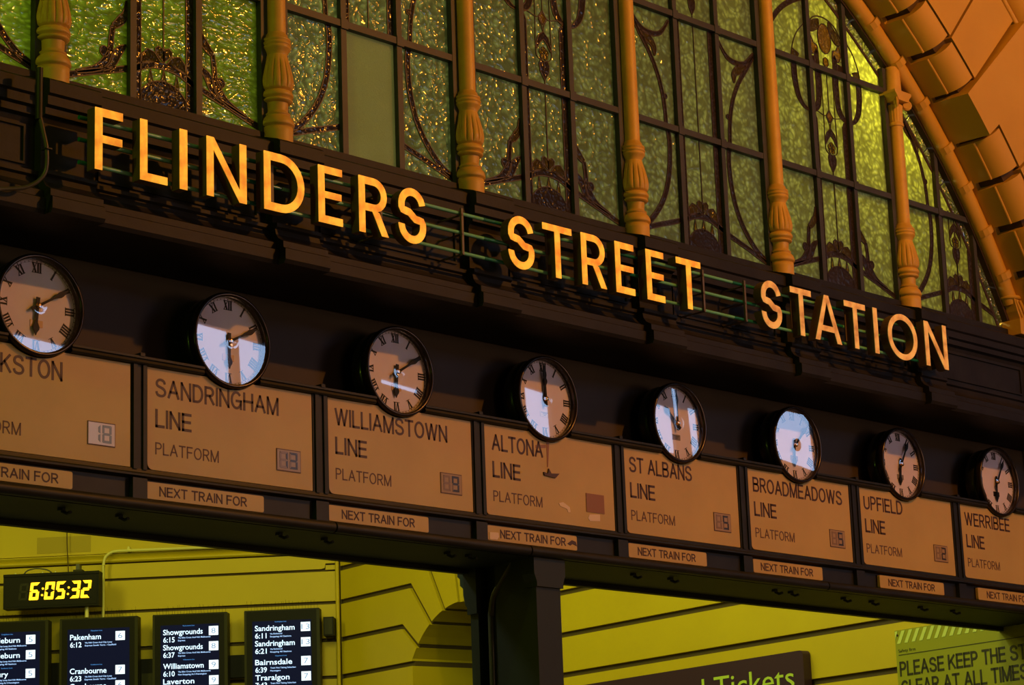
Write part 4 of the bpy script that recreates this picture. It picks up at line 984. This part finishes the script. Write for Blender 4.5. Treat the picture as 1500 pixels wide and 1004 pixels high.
wB = struct(thing('wall_hall_right', 'yellow banded concourse wall with an arched opening', None, (CX_, CY_, 0), local=True, rz=AB))
S0, SE = 2.30, 9.95
Rz, Zc = 1.077, 3.623
def on_arch(s): return Zc + math.sqrt(Rz ** 2 - (s - S0) ** 2)
def arcpts(sa, sb, n=5): return [(sa + (sb - sa) * i / n, on_arch(sa + (sb - sa) * i / n)) for i in range(n + 1)]
left = [([(0, 4.19), (1.41, 4.19)] + arcpts(1.41, 1.501, 2) + [(1.207, 4.592), (0, 4.592)]),
        ([(0, 4.592), (1.207, 4.592)] + arcpts(1.501, 1.75, 3) + [(1.379, 5.0), (0, 5.0)]),
        ([(0, 5.0), (1.379, 5.0)] + arcpts(1.75, 1.99, 3) + [(1.60, 5.365), (0, 5.365)]),
        ([(0, 5.365), (1.60, 5.365)] + arcpts(1.99, 2.26, 3) + [(2.08, 5.80), (0, 5.80)])]
for p in left:
    MB().prism(inset(p, .026), 0, 1.6).build('voussoir_course', 'yellowwall', wB)
    r = [((SE if s == 0 else 2 * S0 - s), z) for s, z in p][::-1]
    MB().prism(inset(r, .026), 0, .30 if True else 1.6).build('voussoir_course', 'yellowwall', wB)
MB().prism(inset(arcpts(2.26, 2.34, 2) + [(2.52, 5.80), (2.08, 5.80)], .016), 0, 1.6).build('keystone', 'yellowwall', wB)
for z0, z1 in ((3.81, 4.19), (3.41, 3.81), (3.0, 3.41)):
    MB().prism(inset([(0, z0), (1.41, z0), (1.41, z1), (0, z1)], .026), 0, 1.6).build('course', 'yellowwall', wB)
    MB().prism(inset([(3.19, z0), (SE, z0), (SE, z1), (3.19, z1)], .026), 0, .3).build('course', 'yellowwall', wB)
MB().box(0, SE, 0, .3, 5.82, 8.2).build('upper_wall', 'yellowwall', wB)
bed = [(0, 0), (1.38, 0), (1.38, 4.20)] + [(S0 + (s - S0) * 1.03, Zc + (z - Zc) * 1.03) for s, z in arcpts(1.41, 3.19, 16)] + [(3.22, 4.20), (3.22, 0), (SE, 0), (SE, 8.2), (0, 8.2)]
q = curve_to_mb(fill2d([bed]), 1.5, .035); q.build('joint_bed', 'groove', wB)
MB().box(.8, 3.8, 1.55, 1.7, 0, 5.2).build('passage_end', 'groove', wB)
MB().box(0, 1.40, 0, .3, 0, 2.98).build('course', 'yellowwall', wB); MB().box(3.20, SE, 0, .3, 0, 2.98).build('course', 'yellowwall', wB)
struct(MB().box(2, 26, 0, 22, -.2, 0).build('floor_hall', 'pave'))
struct(MB().box(2, 26, -.1, 22, 8.6, 8.8).build('ceiling_hall', 'plaster'))
struct(MB().box(2, 2.2, .0, 22, 0, 8.6).build('wall_hall_west', 'plaster'))
struct(MB().box(2, 26, 21.8, 22, 0, 8.6).build('wall_hall_north', 'plaster'))
struct(MB().box(2.0, 3.3, -.2, .4, 0, 8.6).build('wall_street_left', 'iron'))
struct(MB().box(17.9, 26.0, -.2, .4, 0, 8.6).build('wall_street_right', 'iron'))

# ------------------------------------------------------------------ things on the left hall wall
def wall_thing(name, label, cat, s, n, z, ang, group=None):
    m = frame(ang) @ Vector((s, n, z))
    return thing(name, label, cat, tuple(m), group, local=True, rz=ang)
def rows_screen(t, rows, W):
    for (v, name, time, plat, l1, l2, head) in rows:
        z = -v
        if head: text_mb(head, .235 * W / .83 + .10, .235 * W / .83 + .10 + .125, z + .088, z + .100, .002, -.004, .0).build('heading', 'scrblue', t)
        nw = min(.031 * len(name) + .09, .44)
        text_mb(name, .112, .112 + nw, z, z + .058, .002, -.004, .012).build('destination', 'scrwhite', t)
        text_mb(time, .114, .238, z - .080, z - .024, .002, -.004, .012).build('departure_time', 'scrwhite', t)
        text_mb(l1, .275, .275 + min(.011 * len(l1), .36), z - .042, z - .026, .002, -.004, .01).build('small_print', 'scrdim', t)
        text_mb(l2, .275, .275 + min(.011 * len(l2), .36), z - .072, z - .056, .002, -.004, .01).build('small_print', 'scrdim', t)
        tl = MB().box(.610, .712, -.004, -.001, z - .020, z + .078).build('platform_tile', 'tile', t)
        w2 = .022 * len(plat)
        text_mb(plat, .661 - w2, .661 + w2, z + .002, z + .056, .002, -.006, -.012).build('platform_number', 'tileink', t) if False else text_mb(plat, .661 - w2, .661 + w2, z + .002, z + .056, .002, -.006, -.012).build('platform_number', 'tileink', tl)
V1 = 'Via Nth Cross And City Loop'
SCR = [(-3.99, 'departure screen at the left edge listing lines ending in eburn, platform 5', [(.225, 'Craigieburn', '6:09', '5', 'Via City Loop And Nth Melbourne', 'Stopping All Stations', 'Craigieburn Line'), (.389, 'Craigieburn', '6:25', '5', 'Via City Loop And Nth Melbourne', 'Stopping All Stations', None), (.590, 'Sunbury', '6:14', '5', 'Via City Loop And Nth Melbourne', 'Stopping At S Kensington', 'Sunbury Line')], -3.144),
       (-3.009, 'departure screen headed Pakenham, under the amber digital clock', [(.225, 'Pakenham', '6:12', '6', V1, 'Express South Yarra - Caulfield', 'Pakenham Line'), (.590, 'Cranbourne', '6:23', '7', V1, 'Express South Yarra - Caulfield', 'Cranbourne Line'), (.754, 'Cranbourne', '6:43', '6', V1, 'Express South Yarra', None)], -2.163),
       (-1.992, 'departure screen headed Showgrounds, platform 8', [(.215, 'Showgrounds', '6:15', '8', 'Via Sthn Cross And Nth Melbourne', 'Express', 'Racecourse Line'), (.379, 'Showgrounds', '6:37', '8', 'Via Sthn Cross And Nth Melbourne', 'Express', None), (.580, 'Williamstown', '6:10', '9', 'Via Sthn Cross And Nth Melbourne', 'Not Stopping At S Kensington', 'Williamstown Line'), (.744, 'Laverton', '6:18', '9', 'Via Sthn Cross And Nth Melbourne', 'Express', None)], -1.187),
       (-.994, 'rightmost departure screen, headed Sandringham, platform 13', [(.215, 'Sandringham', '6:11', '13', 'Via Richmond', 'Stopping All Stations', 'Sandringham Line'), (.379, 'Sandringham', '6:21', '13', 'Via Richmond', 'Stopping All Stations', None), (.580, 'Bairnsdale', '6:39', '7', 'Train Not Taking Suburban', 'Passengers', 'Gippsland Line'), (.744, 'Traralgon', '7:43', '7', 'Train Not Taking Suburban', 'Passengers', None)], -.186)]
for s0, lab, rows, s1 in SCR:
    W = s1 - s0; H = 1.35
    t = wall_thing('departure_screen', lab, 'screen', s0, -.30, 4.90, AA, 'departure screens on the yellow wall')
    MB().box(0, W, .012, .14, -H, 0).build('cabinet', 'blackcase', t)
    MB().box(W - .028, W + .006, .0, .15, -H, .006).build('side_trim', 'olive', t)
    MB().box(-.004, .02, .0, .15, -H, .0).build('side_trim', 'olive', t)
    MB().box(0, W, -.002, .15, -.004, .010).build('top_trim', 'olive', t)
    o = MB().box(.02, W - .028, .0, .014, -H, -.004).build('glass_front', 'blackcase', t)
    o = MB().box(.085, W - .085, -.0015, .0, -H + .06, -.11).build('display_panel', 'screen', t)
    rows_screen(t, rows, W)
    q = MB()
    nsp = 24
    for i in range(nsp):
        x = .03 + (W - .06) * i / (nsp - 1); q.tube([(x, .08, 0), (x + random.uniform(-.012, .012), .05 + random.uniform(-.04, .04), .10 + random.uniform(-.02, .02))], .0016, 4, False)
    o = q.build('bird_spikes', 'olive', t); o['kind'] = 'stuff'
    MB().box(W * .3, W * .7, .14, .30, -.75, -.45).build('wall_mount', 'blackcase', t)
t = wall_thing('cable_trunking', 'black trunking running behind the departure screens', 'trunking', -4.6, -.12, 4.34, AA); MB().box(0, 3.62, 0, .12, -.12, .12).build('channel', 'blackcase', t); MB().box(2.45, 2.62, -.03, .0, -.20, -.04).build('junction_box', 'olive', t)
t = wall_thing('wall_speaker', 'small black box on the wall right of the last departure screen', 'box', -.155, -.20, 4.62, AA); MB().box(0, .11, 0, .20, 0, .20).build('housing', 'blackcase', t); MB().box(.012, .098, -.006, 0, .012, .188).build('front', 'olive', t)
# amber digital clock
t = wall_thing('digital_clock', 'black digital clock with amber digits reading 6:05:32', 'clock', -3.61, -.40, 5.03, AA)
MB().box(0, 1.05, 0, .16, 0, .345).build('case', 'blackcase', t)
MB().box(.0, 1.05, -.01, .17, .345, .375).build('top_flange', 'blackcase', t)
MB().box(.02, 1.03, -.004, 0, .02, .325).build('front_glass', 'blackcase', t)['label'] = 'dark glass front'
u = .00196
for ch, x in (('6', 300), ('0', 447), ('5', 568), ('3', 722), ('2', 842)):
    pass
DX = [(.283, '6'), (.448, '0'), (.570, '5'), (.730, '3'), (.848, '2')]
for x, ch in DX:
    q = MB()
    for key, p in seg_polys(x, .085, .102, .190, .032, .12).items():
        if key in SEG[ch]: q.prism(p, -.010, -.004)
    q.build('digit', 'led', t)
for x in (.412, .696):
    q = MB()
    for z in (.135, .205): q.prism(disc(x + z * .12, z, .012, 8), -.010, -.004)
    q.build('colon', 'led', t)
q = MB()
for key, p in seg_polys(.165, .085, .098, .185, .026, .12).items(): q.prism(p, -.007, -.004)
q.build('unlit_digit', 'ledoff', t)
MB().tube(smooth([(.20, .08, .375), (.24, .08, .42), (.34, .08, .44), (.46, .08, .42), (.52, .08, .375)], 5), .008, 6).build('loose_cable', 'darkpipe', t)
MB().box(.76, .86, .02, .12, .375, .40).build('top_bracket', 'olive', t); MB().box(.79, .83, .02, .12, .40, .46).build('top_bracket', 'darkpipe', t)
for x in (.12, .42, .56): MB().tube([(x, .04, .375), (x, .04, .395)], .01, 6).build('fixing_bolt', 'pipe', t)
MB().tube([(.895, .10, 0), (.895, .10, -.115)], .022, 8).build('support_stem', 'pipe', t)
t = wall_thing('wall_pipe', 'pale yellow pipe bending over the wall above the digital clock', 'pipe', -2.585, -.10, 4.9, AA)
MB().tube([(0, 0, 0), (0, 0, .60)] + smooth([(0, 0, .60), (.02, 0, .69), (.09, 0, .745), (.18, 0, .757)], 5) + [(1.9, 0, .745), (2.4, 0, .74)], .017, 8).build('pipe_run', 'pipe', t)
for x in (.28, 1.42): MB().prism([(x - .02, .745), (x + .02, .745), (x + .008, .80), (x - .008, .80)], -.01, .08).build('pipe_clip', 'pipe', t)
t = wall_thing('hanging_wire', 'thin dark wire hanging down the wall to the digital clock', 'wire', -2.98, -.06, 5.42, AA)
MB().tube([(0, 0, 0), (-.02, .0, .35), (-.03, .0, 1.0)], .006, 5).build('wire_run', 'groove', t)

# ------------------------------------------------------------------ things on the right hall wall
t = wall_thing('ticket_sign', 'dark plum sign with lime lettering ending in Tickets', 'sign', 3.9, -.09, 2.9, AB)
MB().prism(rrect(0, 3.44, 0, .775, .04, 'cd', 5), 0, .085).build('sign_panel', 'tsign', t)
for wd_, a_, b_ in (('Regional', 1.02, 2.17), ('Tickets', 2.30, 3.32)): text_mb(wd_, a_, b_, .47, .66, .004, -.004, .0).build('sign_word', 'tletter', t)
t = wall_thing('safety_notice', 'lime green notice asking to keep the ST clear at all times', 'notice', 8.352, -.02, 2.75, AB)
NW = 2.2; nt_ = .93
MB().box(0, NW, 0, .015, 0, nt_ + .04).build('notice_panel', 'notice', t)
q = MB()
for k in range(26):
    x = .02 + k * .082; q.prism([(x, .862), (x + .038, .862), (x + .098, .962), (x + .060, .962)], -.0025, 0)
q.prism([(.005, .90), (.035, .962), (.005, .962)], -.0025, 0)
o = q.build('hatched_stripe', 'stripe', t)
text_mb('Safety first', .03, .22, .792, .815, .002, -.003, -.01).build('small_wording', 'noticeink', t)
MB().box(.03, 2.1, -.003, 0, .768, .773).build('rule_line', 'noticeink', t)
words('PLEASE KEEP THE STAIRS', .03, 1.66, .600, .718, .018, -.003, 'noticeink', t, 'notice_word')
words('CLEAR AT ALL TIMES', .03, 1.37, .450, .568, .018, -.003, 'noticeink', t, 'notice_word')
MB().tube([(.03, -.004, .93), (.03, 0, .93)], .010, 8).build('fixing_screw', 'screw', t)
